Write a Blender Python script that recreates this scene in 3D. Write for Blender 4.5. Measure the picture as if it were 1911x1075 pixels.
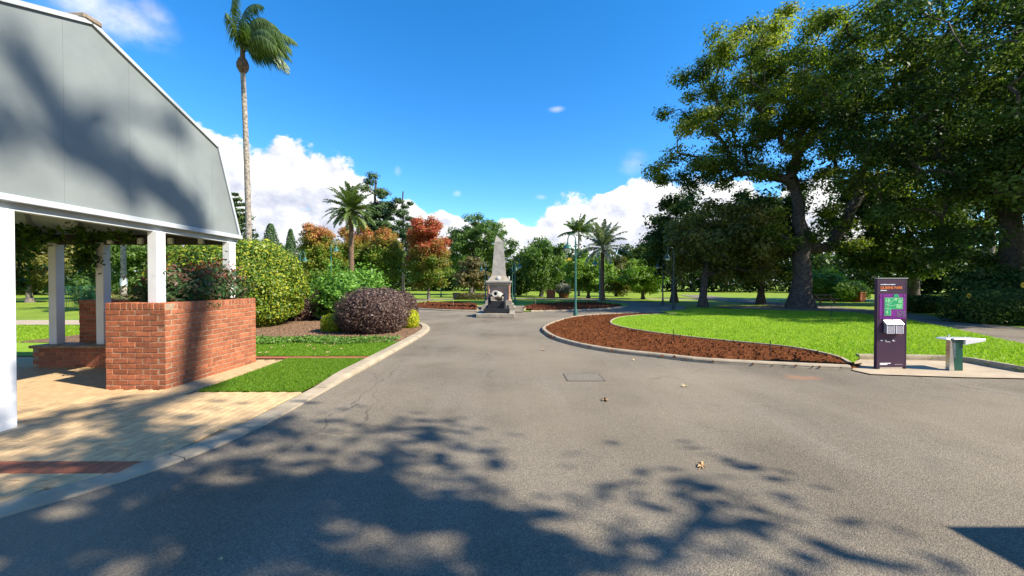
import bpy, bmesh, math, random
import numpy as np
from mathutils import Vector, Matrix

R = math.radians
sc = bpy.context.scene
C = sc.collection
for o in list(bpy.data.objects):
    bpy.data.objects.remove(o)

# ------------------------------------------------------------------ camera
CAMH, PITCH, FPX, CX, CY = 1.69, 0.6, 720.0, 955.5, 537.5
cam_d = bpy.data.cameras.new('camera')
cam_d.sensor_width = 36.0
cam_d.lens = 36.0 * FPX / 1911.0
cam_d.clip_start = 0.05
cam_d.clip_end = 3000.0
cam = bpy.data.objects.new('camera', cam_d)
C.objects.link(cam)
cam.location = (0, 0, CAMH)
cam.rotation_euler = (R(90 - PITCH), 0, 0)
sc.camera = cam

# ------------------------------------------------------------------ light, sky, exposure
SUN_EL, SUN_AZ = 40.7, 110.0            # azimuth clockwise from +Y (the view direction)
sd = (math.sin(R(SUN_AZ)) * math.cos(R(SUN_EL)), math.cos(R(SUN_AZ)) * math.cos(R(SUN_EL)), math.sin(R(SUN_EL)))
sun_d = bpy.data.lights.new('sun', 'SUN')
sun_d.energy = 5.0
sun_d.angle = R(0.55)
sun_d.color = (1.0, 0.92, 0.78)
sun = bpy.data.objects.new('sun', sun_d)
C.objects.link(sun)
sun.location = (20, -10, 30)
sun.rotation_euler = Vector(sd).to_track_quat('Z', 'Y').to_euler()

sc.view_settings.view_transform = 'Standard'
sc.view_settings.look = 'None'
sc.view_settings.gamma = 1.0
sc.view_settings.exposure = 1.12
try:
    sc.view_settings.use_curve_mapping = False
except Exception:
    pass
sc.cycles.max_bounces = 6
sc.cycles.diffuse_bounces = 3
sc.cycles.glossy_bounces = 2
sc.cycles.transmission_bounces = 4
sc.cycles.transparent_max_bounces = 6
sc.cycles.caustics_reflective = False
sc.cycles.caustics_refractive = False
sc.cycles.use_denoising = True


class NT:
    """small helper for building node trees"""
    def __init__(self, tree):
        self.t = tree
        tree.nodes.clear()

    def n(self, typ, props=None, **ins):
        nd = self.t.nodes.new(typ)
        for k, v in (props or {}).items():
            setattr(nd, k, v)
        for k, v in ins.items():
            key = int(k[1:]) if k[0] == 'i' and k[1:].isdigit() else k.replace('_', ' ')
            s = nd.inputs[key]
            if hasattr(v, 'is_output') or isinstance(v, bpy.types.NodeSocket):
                self.t.links.new(v, s)
            else:
                s.default_value = v
        return nd

    def m(self, op, a, b=0.0, c=0.0):
        return self.n('ShaderNodeMath', {'operation': op}, i0=a, i1=b, i2=c).outputs[0]

    def link(self, a, b):
        self.t.links.new(a, b)

    def ramp(self, fac, stops, interp='LINEAR'):
        nd = self.t.nodes.new('ShaderNodeValToRGB')
        nd.color_ramp.interpolation = interp
        el = nd.color_ramp.elements
        while len(el) < len(stops):
            el.new(0.5)
        for e, (p, c) in zip(el, stops):
            e.position = p
            e.color = (c[0], c[1], c[2], 1) if not isinstance(c, float) else (c, c, c, 1)
        self.t.links.new(fac, nd.inputs[0])
        return nd.outputs[0]

    def mix(self, f, a, b, mode='MIX'):
        nd = self.t.nodes.new('ShaderNodeMix')
        nd.data_type = 'RGBA'
        nd.blend_type = mode
        for i, v in ((0, f), (6, a), (7, b)):
            if isinstance(v, bpy.types.NodeSocket):
                self.t.links.new(v, nd.inputs[i])
            else:
                nd.inputs[i].default_value = v if i == 0 else (v[0], v[1], v[2], 1)
        return nd.outputs[2]


def pix_dir(px, py):
    """azimuth (clockwise from the view axis) and elevation of a photo pixel, used to place the clouds"""
    d = Vector(((px - CX) / FPX, 1.0, -(py - CY) / FPX))
    d.rotate(Matrix.Rotation(R(-PITCH), 3, 'X'))
    d.normalize()
    return math.atan2(d.x, d.y), math.asin(d.z)


world = bpy.data.worlds.new('World')
sc.world = world
world.use_nodes = True
W = NT(world.node_tree)
sky = W.n('ShaderNodeTexSky', {'sky_type': 'NISHITA', 'sun_disc': False, 'sun_elevation': R(SUN_EL),
                               'sun_rotation': R(SUN_AZ), 'air_density': 0.85, 'dust_density': 0.05,
                               'ozone_density': 2.0, 'altitude': 300.0})
skyc = W.n('ShaderNodeHueSaturation', Saturation=1.37, Value=1.0, Color=sky.outputs[0]).outputs[0]
tc = W.n('ShaderNodeTexCoord').outputs['Generated']
sep = W.n('ShaderNodeSeparateXYZ', i0=tc)
az = W.m('ARCTAN2', sep.outputs[0], sep.outputs[1])
el = W.m('ARCSINE', sep.outputs[2])
# top of the cumulus bank round the whole horizon, in radians / 0.6
prof = [(-700, 300), (-300, 330), (100, 300), (330, 235), (400, 222), (470, 250), (540, 255), (600, 272), (650, 295), (690, 322),
        (722, 362), (770, 352), (805, 392), (850, 372), (900, 362), (950, 372), (985, 412), (1010, 392),
        (1080, 362), (1130, 345), (1190, 312), (1240, 300), (1330, 330), (1480, 320), (1800, 345), (2500, 320)]
stops = []
for px, py in prof:
    a, e = pix_dir(px, py)
    stops.append(((a / (2 * math.pi)) + 0.5, max(e, 0.02) / 0.6))
stops = [(0.0, 0.50), (0.12, 0.62), (0.22, 0.45)] + stops + [(0.78, 0.6), (0.88, 0.45), (1.0, 0.50)]  # banks outside the view are raised to whiten the ambient light
stops.sort()
u = W.m('MULTIPLY_ADD', az, 1 / (2 * math.pi), 0.5)
top = W.m('MULTIPLY', W.ramp(u, [(p, float(v)) for p, v in stops]), 0.6)
vec = W.n('ShaderNodeMapping', Vector=tc, Scale=(1, 1, 1.25)).outputs[0]
n1 = W.n('ShaderNodeTexNoise', Vector=vec, Scale=8.5, Detail=10.0, Roughness=0.60).outputs[0]
vec2 = W.n('ShaderNodeMapping', Vector=tc, Scale=(1, 1, 1.25), Location=(0.018, -0.006, 0.024)).outputs[0]
n2 = W.n('ShaderNodeTexNoise', Vector=vec2, Scale=8.5, Detail=7.0, Roughness=0.57).outputs[0]
nb = W.n('ShaderNodeTexNoise', Vector=vec, Scale=3.2, Detail=3.0, Roughness=0.5).outputs[0]
depth = W.m('SUBTRACT', top, el)
dens = W.m('MULTIPLY_ADD', W.m('SUBTRACT', n1, 0.5), 0.24, W.m('MINIMUM', depth, 0.055))
# gaps of blue lower down inside the bank
gap = W.n('ShaderNodeMapRange', {'interpolation_type': 'SMOOTHSTEP'}, i0=nb, i1=0.36, i2=0.46, i3=-0.10, i4=0.0).outputs[0]
dens = W.m('ADD', dens, gap)
cov = W.n('ShaderNodeMapRange', {'interpolation_type': 'SMOOTHSTEP'}, i0=dens, i1=0.004, i2=0.024).outputs[0]
# scattered wisps higher up
wis = None
for px, py, sx, sy, k in [(205, 35, .10, .045, .85), (285, 25, .04, .03, .6), (1040, 204, .030, .010, .62), (742, 320, .014, .018, .62),
                          (853, 361, .016, .011, .7), (1010, 368, .022, .009, .62), (1180, 305, .05, .045, .55),
                          (2600, -300, .2, .08, .7), (-900, -200, .15, .06, .7)]:
    a, e = pix_dir(px, py)
    da = W.m('MULTIPLY', W.m('SUBTRACT', az, a), 1 / sx)
    de = W.m('MULTIPLY', W.m('SUBTRACT', el, e), 1 / sy)
    g = W.m('MULTIPLY', W.m('EXPONENT', W.m('MULTIPLY', W.m('MULTIPLY_ADD', da, da, W.m('MULTIPLY', de, de)), -1.0)), k)
    wis = g if wis is None else W.m('MAXIMUM', wis, g)
wn = W.n('ShaderNodeTexNoise', Vector=vec, Scale=11.0, Detail=7.0, Roughness=0.6).outputs[0]
wcov = W.n('ShaderNodeMapRange', {'interpolation_type': 'SMOOTHSTEP'}, i0=W.m('MULTIPLY', wis, W.m('MULTIPLY', wn, 2.0)),
           i1=0.25, i2=1.1, i3=0.0, i4=0.8).outputs[0]
cov = W.m('MAXIMUM', cov, wcov)
lit = W.m('MULTIPLY_ADD', W.m('SUBTRACT', n1, n2), 4.0, 0.80)
lit = W.m('SUBTRACT', lit, W.n('ShaderNodeMapRange', i0=depth, i1=0.04, i2=0.22, i3=0.0, i4=0.42).outputs[0])
lit = W.n('ShaderNodeClamp', Value=lit).outputs[0]
ccol = W.ramp(lit, [(0.0, (2.1, 2.25, 2.75)), (0.40, (2.75, 2.85, 3.2)), (0.70, (3.45, 3.46, 3.5)), (1.0, (3.9, 3.9, 3.9))])
# colour ramps clamp nothing above 1 in Cycles, so scale separately for safety
final = W.mix(cov, skyc, ccol)
bg = W.n('ShaderNodeBackground', Color=final, Strength=0.145)
out = W.n('ShaderNodeOutputWorld', Surface=bg.outputs[0])

# ------------------------------------------------------------------ materials
MATS = {}


def new_mat(name):
    m = bpy.data.materials.new(name)
    m.use_nodes = True
    return m, NT(m.node_tree)


def std(name, col, rough=0.7, var=0.15, nscale=6.0, bump=0.0, bscale=40.0, metal=0.0, col2=None, detail=5.0, spec=0.4,
        island=0.0):
    m, t = new_mat(name)
    pos = t.n('ShaderNodeTexCoord').outputs['Object']
    if island:
        oi = t.n('ShaderNodeObjectInfo').outputs['Random']
        pos = t.n('ShaderNodeVectorMath', {'operation': 'ADD'}, i0=pos,
                  i1=t.n('ShaderNodeCombineXYZ', X=t.m('MULTIPLY', oi, 37.0), Y=t.m('MULTIPLY', oi, 91.0)).outputs[0]).outputs[0]
    n = t.n('ShaderNodeTexNoise', Vector=pos, Scale=nscale, Detail=detail, Roughness=0.6).outputs[0]
    c2 = col2 or tuple(max(0.0, c * (1 - 2 * var)) for c in col)
    c1 = tuple(min(1.0, c * (1 + var)) for c in col) if col2 is None else col
    base = t.ramp(n, [(0.3, c2), (0.7, c1)])
    if island:
        k = t.m('MULTIPLY_ADD', oi, island, 1 - island * 0.5)
        base = t.mix(1.0, base, t.n('ShaderNodeCombineXYZ', X=k, Y=k, Z=k).outputs[0], 'MULTIPLY')
    b = t.n('ShaderNodeBsdfPrincipled', Base_Color=base, Roughness=rough, Metallic=metal)
    b.inputs['Specular IOR Level'].default_value = spec
    if bump:
        bn = t.n('ShaderNodeTexNoise', Vector=pos, Scale=bscale, Detail=4.0, Roughness=0.65).outputs[0]
        bp = t.n('ShaderNodeBump', Strength=bump, Distance=0.02, Height=bn)
        t.link(bp.outputs[0], b.inputs['Normal'])
    t.n('ShaderNodeOutputMaterial', Surface=b.outputs[0])
    MATS[name] = m
    return m


def leafmat(name, cols, trans=0.3, rough=0.5, zgrad=None, spec=0.3, tcol=None):
    """cols: list of colours picked per leaf; zgrad (z0, z1, cols_top): own colour changes up the tree (autumn leaves)"""
    m, t = new_mat(name)
    rnd = t.n('ShaderNodeAttribute', {'attribute_name': 'rnd'}).outputs['Fac']
    n = len(cols)
    base = t.ramp(rnd, [((i + 0.5) / n, c) for i, c in enumerate(cols)])
    if zgrad:
        z0, z1, tc_ = zgrad
        pos = t.n('ShaderNodeTexCoord').outputs['Object']
        z = t.n('ShaderNodeSeparateXYZ', i0=pos).outputs[2]
        nz = t.n('ShaderNodeTexNoise', Vector=pos, Scale=0.7, Detail=3.0).outputs[0]
        z = t.m('ADD', z, t.m('MULTIPLY', t.m('SUBTRACT', nz, 0.5), 4.5))
        z = t.m('ADD', z, t.m('MULTIPLY', t.m('SUBTRACT', rnd, 0.5), 1.2))
        f = t.n('ShaderNodeMapRange', {'interpolation_type': 'SMOOTHSTEP'}, i0=z, i1=z0, i2=z1).outputs[0]
        k = len(tc_)
        base = t.mix(f, base, t.ramp(rnd, [((i + 0.5) / k, c) for i, c in enumerate(tc_)]))
    b = t.n('ShaderNodeBsdfPrincipled', Base_Color=base, Roughness=rough)
    b.inputs['Specular IOR Level'].default_value = spec
    tb = t.mix(1.0, base, tcol or (1.5, 1.6, 0.7), 'MULTIPLY')
    tr = t.n('ShaderNodeBsdfTranslucent', Color=tb)
    mx = t.n('ShaderNodeMixShader', i0=trans, i1=b.outputs[0], i2=tr.outputs[0])
    t.n('ShaderNodeOutputMaterial', Surface=mx.outputs[0])
    MATS[name] = m
    return m


def asphalt_mat():
    m, t = new_mat('asphalt')
    pos = t.n('ShaderNodeTexCoord').outputs['Object']
    big = t.n('ShaderNodeTexNoise', Vector=pos, Scale=0.45, Detail=7.0, Roughness=0.62).outputs[0]
    base = t.ramp(big, [(0.3, (0.140, 0.118, 0.090)), (0.5, (0.195, 0.166, 0.126)), (0.72, (0.255, 0.217, 0.165))])
    st = t.n('ShaderNodeMapping', Vector=pos, Scale=(1.6, 0.12, 1)).outputs[0]
    streak = t.n('ShaderNodeTexNoise', Vector=st, Scale=1.0, Detail=4.0).outputs[0]
    base = t.mix(t.n('ShaderNodeMapRange', i0=streak, i1=0.5, i2=0.75, i3=0.0, i4=0.35).outputs[0], base, (0.275, 0.24, 0.195))
    vor = t.n('ShaderNodeTexVoronoi', {'feature': 'F1'}, Vector=pos, Scale=120.0)
    spk = t.ramp(vor.outputs['Color'], [(0.15, (0.62, 0.62, 0.62)), (0.6, (1.0, 1.0, 1.0)), (0.97, (1.5, 1.46, 1.4))])
    base = t.mix(0.8, base, spk, 'MULTIPLY')
    fine = t.n('ShaderNodeTexNoise', Vector=pos, Scale=75.0, Detail=4.0, Roughness=0.7).outputs[0]
    base = t.mix(0.5, base, t.ramp(fine, [(0.35, (0.55, 0.55, 0.55)), (0.65, (1.3, 1.3, 1.3))]), 'MULTIPLY')
    # soft rusty soil stain washed out from the garden bed
    sv = t.n('ShaderNodeVectorMath', {'operation': 'MULTIPLY'}, i0=t.n('ShaderNodeVectorMath', {'operation': 'SUBTRACT'}, i0=pos, i1=(5.25, 6.95, 0.0)).outputs[0], i1=(2.4, 4.5, 0.0)).outputs[0]
    sl_ = t.n('ShaderNodeVectorMath', {'operation': 'LENGTH'}, i0=sv).outputs['Value']
    sn_ = t.n('ShaderNodeTexNoise', Vector=pos, Scale=5.0, Detail=6.0, Roughness=0.7).outputs[0]
    sf = t.n('ShaderNodeMapRange', {'interpolation_type': 'SMOOTHSTEP'}, i0=t.m('ADD', sl_, t.m('MULTIPLY', t.m('SUBTRACT', sn_, 0.5), 1.8)), i1=0.2, i2=1.1, i3=0.6, i4=0.0).outputs[0]
    base = t.mix(sf, base, (0.32, 0.16, 0.09))
    # hairline cracks, tyre-polished bands and darker old patches
    wp = t.n('ShaderNodeTexNoise', Vector=pos, Scale=1.7, Detail=4.0)
    wpos = t.n('ShaderNodeVectorMath', {'operation': 'MULTIPLY_ADD'}, i0=wp.outputs['Color'], i1=(0.55, 0.55, 0.0), i2=pos).outputs[0]
    vc = t.n('ShaderNodeTexVoronoi', {'feature': 'DISTANCE_TO_EDGE'}, Vector=wpos, Scale=0.33).outputs['Distance']
    ck = t.n('ShaderNodeMapRange', i0=vc, i1=0.0, i2=0.004, i3=1.0, i4=0.0).outputs[0]
    msk = t.n('ShaderNodeTexNoise', Vector=pos, Scale=0.5, Detail=2.0).outputs[0]
    ck = t.m('MULTIPLY', ck, t.n('ShaderNodeMapRange', i0=msk, i1=0.48, i2=0.60, i3=0.0, i4=0.75).outputs[0])
    base = t.mix(ck, base, (0.07, 0.06, 0.05))
    # paving joint that runs along the kerb
    sxyz = t.n('ShaderNodeSeparateXYZ', i0=wpos)
    jl = t.m('ABSOLUTE', t.m('ADD', sxyz.outputs[0], 2.0))
    jf = t.n('ShaderNodeMapRange', i0=jl, i1=0.004, i2=0.016, i3=0.6, i4=0.0).outputs[0]
    jf = t.m('MULTIPLY', jf, t.m('MULTIPLY', t.m('GREATER_THAN', sxyz.outputs[1], 1.0), t.m('LESS_THAN', sxyz.outputs[1], 11.0)))
    jf = t.m('MULTIPLY', jf, t.n('ShaderNodeMapRange', i0=msk, i1=0.40, i2=0.52, i3=0.15, i4=1.0).outputs[0])
    base = t.mix(jf, base, (0.07, 0.06, 0.05))
    pt_ = t.n('ShaderNodeTexNoise', Vector=pos, Scale=0.9, Detail=7.0, Roughness=0.7).outputs[0]
    base = t.mix(t.n('ShaderNodeMapRange', i0=pt_, i1=0.54, i2=0.66, i3=0.0, i4=0.5).outputs[0], base, (0.12, 0.105, 0.085))
    dt = t.n('ShaderNodeTexNoise', Vector=pos, Scale=0.16, Detail=3.0, Roughness=0.5).outputs[0]
    base = t.mix(t.n('ShaderNodeMapRange', i0=dt, i1=0.48, i2=0.66, i3=0.0, i4=0.6).outputs[0], base, (0.27, 0.222, 0.158))
    b = t.n('ShaderNodeBsdfPrincipled', Base_Color=base, Roughness=0.85)
    b.inputs['Specular IOR Level'].default_value = 0.08
    h = t.m('ADD', t.m('MULTIPLY', vor.outputs['Distance'], -1.0), fine)
    bp = t.n('ShaderNodeBump', Strength=0.6, Distance=0.008, Height=h)
    t.link(bp.outputs[0], b.inputs['Normal'])
    t.n('ShaderNodeOutputMaterial', Surface=b.outputs[0])
    MATS['asphalt'] = m


def lawn_mat(name, a, b_, c):
    m, t = new_mat(name)
    pos = t.n('ShaderNodeTexCoord').outputs['Object']
    n = t.n('ShaderNodeTexNoise', Vector=pos, Scale=0.5, Detail=6.0, Roughness=0.65).outputs[0]
    base = t.ramp(n, [(0.3, a), (0.52, b_), (0.72, c)])
    f = t.n('ShaderNodeTexNoise', Vector=pos, Scale=38.0, Detail=4.0, Roughness=0.7).outputs[0]
    dry = t.n('ShaderNodeTexNoise', Vector=pos, Scale=1.9, Detail=6.0, Roughness=0.7).outputs[0]
    base = t.mix(t.n('ShaderNodeMapRange', i0=dry, i1=0.54, i2=0.72, i3=0.0, i4=0.55).outputs[0], base, (0.33, 0.31, 0.09))
    base = t.mix(0.7, base, t.ramp(f, [(0.3, (0.45, 0.5, 0.45)), (0.7, (1.35, 1.3, 1.2))]), 'MULTIPLY')
    b = t.n('ShaderNodeBsdfPrincipled', Base_Color=base, Roughness=0.8)
    b.inputs['Specular IOR Level'].default_value = 0.15
    bp = t.n('ShaderNodeBump', Strength=0.8, Distance=0.03, Height=f)
    t.link(bp.outputs[0], b.inputs['Normal'])
    t.n('ShaderNodeOutputMaterial', Surface=b.outputs[0])
    MATS[name] = m


def brick_tex_mat():
    m, t = new_mat('brick_far')
    pos = t.n('ShaderNodeTexCoord').outputs['Object']
    mp = t.n('ShaderNodeMapping', Vector=pos, Rotation=(R(90), 0, R(90))).outputs[0]
    br = t.n('ShaderNodeTexBrick', Vector=mp, Color1=(0.33, 0.10, 0.045, 1), Color2=(0.24, 0.075, 0.04, 1),
             Mortar=(0.42, 0.34, 0.25, 1), Scale=1.0)
    br.inputs['Brick Width'].default_value = 0.24
    br.inputs['Row Height'].default_value = 0.086
    br.inputs['Mortar Size'].default_value = 0.006
    b = t.n('ShaderNodeBsdfPrincipled', Base_Color=br.outputs[0], Roughness=0.8)
    t.n('ShaderNodeOutputMaterial', Surface=b.outputs[0])
    MATS['brick_far'] = m


asphalt_mat()
lawn_mat('lawn', (0.14, 0.26, 0.018), (0.21, 0.35, 0.020), (0.28, 0.40, 0.03))
lawn_mat('lawn_far', (0.13, 0.20, 0.018), (0.19, 0.27, 0.024), (0.25, 0.30, 0.04))
brick_tex_mat()
std('paver', (0.52, 0.355, 0.185), 0.8, 0.12, 9.0, 0.25, 120.0, island=0.22)
std('paver_red', (0.33, 0.105, 0.05), 0.8, 0.15, 9.0, 0.25, 120.0, island=0.25)
std('joint_sand', (0.24, 0.165, 0.085), 0.95, 0.2, 20.0)
std('concrete', (0.35, 0.285, 0.195), 0.85, 0.14, 4.0, 0.3, 60.0)
std('concrete_pad', (0.40, 0.315, 0.215), 0.85, 0.12, 2.5, 0.25, 60.0)
std('brick', (0.35, 0.112, 0.050), 0.75, 0.2, 18.0, 0.5, 90.0, island=0.5)
std('mortar', (0.34, 0.25, 0.17), 0.95, 0.15, 20.0, 0.4, 150.0)
std('clad', (0.205, 0.230, 0.228), 0.5, 0.10, 0.9, 0.04, 30.0)
std('white_paint', (0.70, 0.71, 0.72), 0.45, 0.04, 3.0, 0.05, 30.0)
std('trim_grey', (0.42, 0.45, 0.47), 0.4, 0.05, 3.0)
std('roof_metal', (0.30, 0.33, 0.35), 0.45, 0.08, 2.0)
std('under_roof', (0.52, 0.57, 0.62), 0.7, 0.1, 2.0)
std('dark_beam', (0.045, 0.038, 0.035), 0.7, 0.2, 10.0)
std('ridge_brown', (0.28, 0.22, 0.16), 0.7, 0.2, 10.0)
std('timber', (0.30, 0.20, 0.11), 0.7, 0.25, 14.0, 0.2, 40.0)
std('soil_red', (0.135, 0.046, 0.017), 0.95, 0.3, 5.0, 1.0, 30.0, spec=0.03)
std('soil_dark', (0.115, 0.040, 0.019), 0.95, 0.3, 4.0, 1.0, 25.0, spec=0.03)
std('mulch', (0.21, 0.13, 0.08), 0.95, 0.35, 14.0, 1.0, 50.0, spec=0.05)
std('bare_dirt', (0.17, 0.12, 0.085), 0.95, 0.3, 3.0, 0.6, 30.0)
std('bark', (0.16, 0.135, 0.11), 0.9, 0.35, 7.0, 1.0, 14.0)
std('bark_dark', (0.085, 0.07, 0.058), 0.9, 0.35, 7.0, 1.0, 14.0)
std('bark_palm', (0.30, 0.26, 0.215), 0.9, 0.4, 9.0, 0.8, 18.0)
std('bark_brown', (0.17, 0.105, 0.065), 0.9, 0.4, 9.0, 1.0, 16.0)
std('stone', (0.34, 0.315, 0.275), 0.85, 0.16, 3.0, 0.4, 40.0)
std('stone_pale', (0.30, 0.26, 0.205), 0.85, 0.14, 4.0, 0.4, 40.0)
std('stone_pink', (0.42, 0.25, 0.17), 0.7, 0.15, 6.0, 0.2, 40.0)
std('marble', (0.6, 0.6, 0.58), 0.5, 0.05, 5.0)
std('iron_black', (0.018, 0.019, 0.022), 0.45, 0.2, 8.0)
std('gun_cream', (0.50, 0.47, 0.39), 0.5, 0.12, 8.0)
std('lamp_green', (0.035, 0.125, 0.10), 0.4, 0.1, 5.0)
std('lamp_dark', (0.015, 0.04, 0.034), 0.4, 0.1, 5.0)  # darker copy of the lamp green, with tree shade put into the colour
std('lamp_glass', (0.60, 0.66, 0.64), 0.2, 0.05, 5.0)
std('sign_dark', (0.050, 0.022, 0.048), 0.4, 0.06, 3.0)
std('sign_purple', (0.19, 0.018, 0.22), 0.4, 0.08, 20.0)
std('sign_line', (0.09, 0.012, 0.12), 0.4, 0.0, 3.0)
std('map_green', (0.02, 0.33, 0.12), 0.4, 0.05, 3.0)
std('map_pale', (0.20, 0.58, 0.25), 0.4, 0.05, 3.0)
std('map_path', (0.45, 0.72, 0.48), 0.4, 0.0, 3.0)
std('print_white', (0.85, 0.85, 0.85), 0.5, 0.0, 3.0)
std('print_orange', (0.80, 0.22, 0.045), 0.5, 0.0, 3.0)
std('print_brown', (0.20, 0.07, 0.05), 0.5, 0.0, 3.0)
std('print_blue', (0.04, 0.04, 0.28), 0.5, 0.0, 3.0)
std('steel', (0.62, 0.61, 0.58), 0.22, 0.04, 12.0, metal=0.9)
std('steel_bright', (0.86, 0.86, 0.86), 0.25, 0.03, 12.0, metal=0.35)
std('green_panel', (0.008, 0.075, 0.05), 0.35, 0.1, 3.0)
std('slate_panel', (0.10, 0.13, 0.14), 0.4, 0.2, 25.0)
std('acrylic', (0.34, 0.32, 0.36), 0.15, 0.08, 20.0)
std('leaf_dry', (0.36, 0.22, 0.10), 0.7, 0.3, 25.0, island=0.6)
std('leaf_tan', (0.55, 0.42, 0.22), 0.7, 0.2, 25.0, island=0.4)
std('patch_asphalt', (0.205, 0.176, 0.134), 0.9, 0.2, 40.0, 0.8, 110.0)
std('joint_dark', (0.06, 0.052, 0.045), 0.95, 0.3, 40.0)
std('terracotta', (0.36, 0.11, 0.05), 0.8, 0.15, 6.0)
std('teal_paint', (0.05, 0.32, 0.28), 0.5, 0.1, 5.0)
std('house_wall', (0.62, 0.58, 0.52), 0.8, 0.08, 4.0)
std('house_brick', (0.42, 0.20, 0.11), 0.8, 0.15, 6.0)
std('window_dark', (0.03, 0.035, 0.04), 0.15, 0.1, 4.0)
std('cage_green', (0.03, 0.14, 0.08), 0.5, 0.1, 5.0)
std('yellow_petal', (0.75, 0.48, 0.02), 0.5, 0.1, 12.0)

leafmat('grass_blade', [(0.13, 0.25, 0.018), (0.22, 0.36, 0.020), (0.32, 0.42, 0.04)], 0.38, spec=0.15)
leafmat('grass_blade_deep', [(0.085, 0.18, 0.014), (0.13, 0.25, 0.020), (0.18, 0.29, 0.028)], 0.35, spec=0.15)
leafmat('lf_big', spec=0.15, cols=[(0.040, 0.072, 0.014), (0.080, 0.125, 0.020), (0.145, 0.190, 0.028), (0.220, 0.245, 0.042)], trans=0.46, tcol=(1.7, 1.8, 0.7))
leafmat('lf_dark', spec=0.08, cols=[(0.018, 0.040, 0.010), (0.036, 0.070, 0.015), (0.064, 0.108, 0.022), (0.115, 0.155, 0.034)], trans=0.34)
leafmat('lf_wood', [(0.022, 0.048, 0.014), (0.036, 0.070, 0.018), (0.055, 0.095, 0.024), (0.085, 0.125, 0.034)], 0.2, spec=0.1)
leafmat('lf_olive', [(0.065, 0.078, 0.021), (0.111, 0.124, 0.026), (0.169, 0.163, 0.034), (0.215, 0.195, 0.046)], 0.42)
leafmat('lf_mid', [(0.046, 0.098, 0.018), (0.072, 0.143, 0.026), (0.104, 0.182, 0.034), (0.150, 0.227, 0.052)], 0.42)
leafmat('lf_bright', [(0.078, 0.163, 0.018), (0.124, 0.234, 0.026), (0.176, 0.293, 0.036), (0.227, 0.338, 0.058)], 0.42)
leafmat('lf_maple', [(0.080, 0.165, 0.020), (0.130, 0.230, 0.024), (0.195, 0.265, 0.030), (0.235, 0.225, 0.034)], 0.42,
        zgrad=(5.0, 8.2, [(0.30, 0.075, 0.036), (0.44, 0.125, 0.050), (0.26, 0.240, 0.040), (0.50, 0.190, 0.060)]), tcol=(1.4, 1.3, 0.8))
leafmat('lf_maple_red', [(0.075, 0.160, 0.020), (0.120, 0.215, 0.024), (0.175, 0.240, 0.028), (0.235, 0.180, 0.034)], 0.42,
        zgrad=(3.6, 6.0, [(0.27, 0.042, 0.026), (0.40, 0.080, 0.042), (0.44, 0.145, 0.060), (0.24, 0.200, 0.040)]), tcol=(1.4, 1.3, 0.8))
leafmat('lf_conifer', [(0.026, 0.060, 0.021), (0.042, 0.083, 0.026), (0.065, 0.114, 0.034), (0.098, 0.143, 0.042)], 0.12)
leafmat('lf_cypress', [(0.029, 0.068, 0.023), (0.044, 0.091, 0.029), (0.065, 0.117, 0.036)], 0.1)
leafmat('lf_grey', [(0.132, 0.154, 0.110), (0.187, 0.198, 0.143), (0.242, 0.242, 0.176)], 0.2)
leafmat('lf_brown', [(0.085, 0.081, 0.029), (0.130, 0.111, 0.039), (0.195, 0.137, 0.052), (0.111, 0.124, 0.033)], 0.25)
leafmat('lf_yellowtree', [(0.385, 0.264, 0.011), (0.528, 0.363, 0.011), (0.616, 0.462, 0.033)], 0.3)
leafmat('lf_hedge', [(0.050, 0.105, 0.014), (0.095, 0.175, 0.018), (0.180, 0.250, 0.022), (0.350, 0.340, 0.028)], 0.25, rough=0.45, spec=0.25)
leafmat('lf_purple', [(0.042, 0.026, 0.020), (0.080, 0.044, 0.034), (0.120, 0.070, 0.052), (0.170, 0.115, 0.088)], 0.12, rough=0.45, spec=0.3, tcol=(1.4, 0.9, 0.8))
leafmat('lf_duranta', [(0.220, 0.275, 0.011), (0.396, 0.396, 0.013), (0.550, 0.506, 0.018)], 0.3)
leafmat('lf_shrub', [(0.085, 0.195, 0.023), (0.137, 0.280, 0.034), (0.189, 0.358, 0.052)], 0.32)
leafmat('lf_nandina', [(0.026, 0.072, 0.021), (0.046, 0.104, 0.029), (0.078, 0.130, 0.039), (0.130, 0.078, 0.052)], 0.22)
leafmat('lf_nandina_red', [(0.22, 0.05, 0.04), (0.30, 0.08, 0.06), (0.20, 0.09, 0.05)], 0.25, tcol=(1.4, 1.0, 0.8))
leafmat('lf_cover', [(0.065, 0.150, 0.023), (0.111, 0.215, 0.031), (0.156, 0.260, 0.044)], 0.25)
leafmat('lf_palm', [(0.072, 0.124, 0.029), (0.111, 0.169, 0.042), (0.163, 0.215, 0.065)], 0.22, rough=0.4, spec=0.5)
leafmat('lf_palm_queen', [(0.058, 0.117, 0.029), (0.104, 0.169, 0.044), (0.156, 0.215, 0.072)], 0.25, rough=0.35, spec=0.6)
leafmat('lf_palm_grey', [(0.127, 0.176, 0.094), (0.182, 0.226, 0.132), (0.237, 0.270, 0.176)], 0.2, rough=0.4, spec=0.5)
leafmat('lf_vine', [(0.033, 0.078, 0.016), (0.058, 0.124, 0.021), (0.098, 0.163, 0.026)], 0.35)
M = MATS


# ------------------------------------------------------------------ helpers
def G(px, py, z=0.0):
    """photo pixel -> point on the level plane at height z"""
    d = Vector(((px - CX) / FPX, 1.0, -(py - CY) / FPX))
    d.rotate(Matrix.Rotation(R(-PITCH), 3, 'X'))
    t = (z - CAMH) / d.z
    return (d.x * t, d.y * t)


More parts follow.
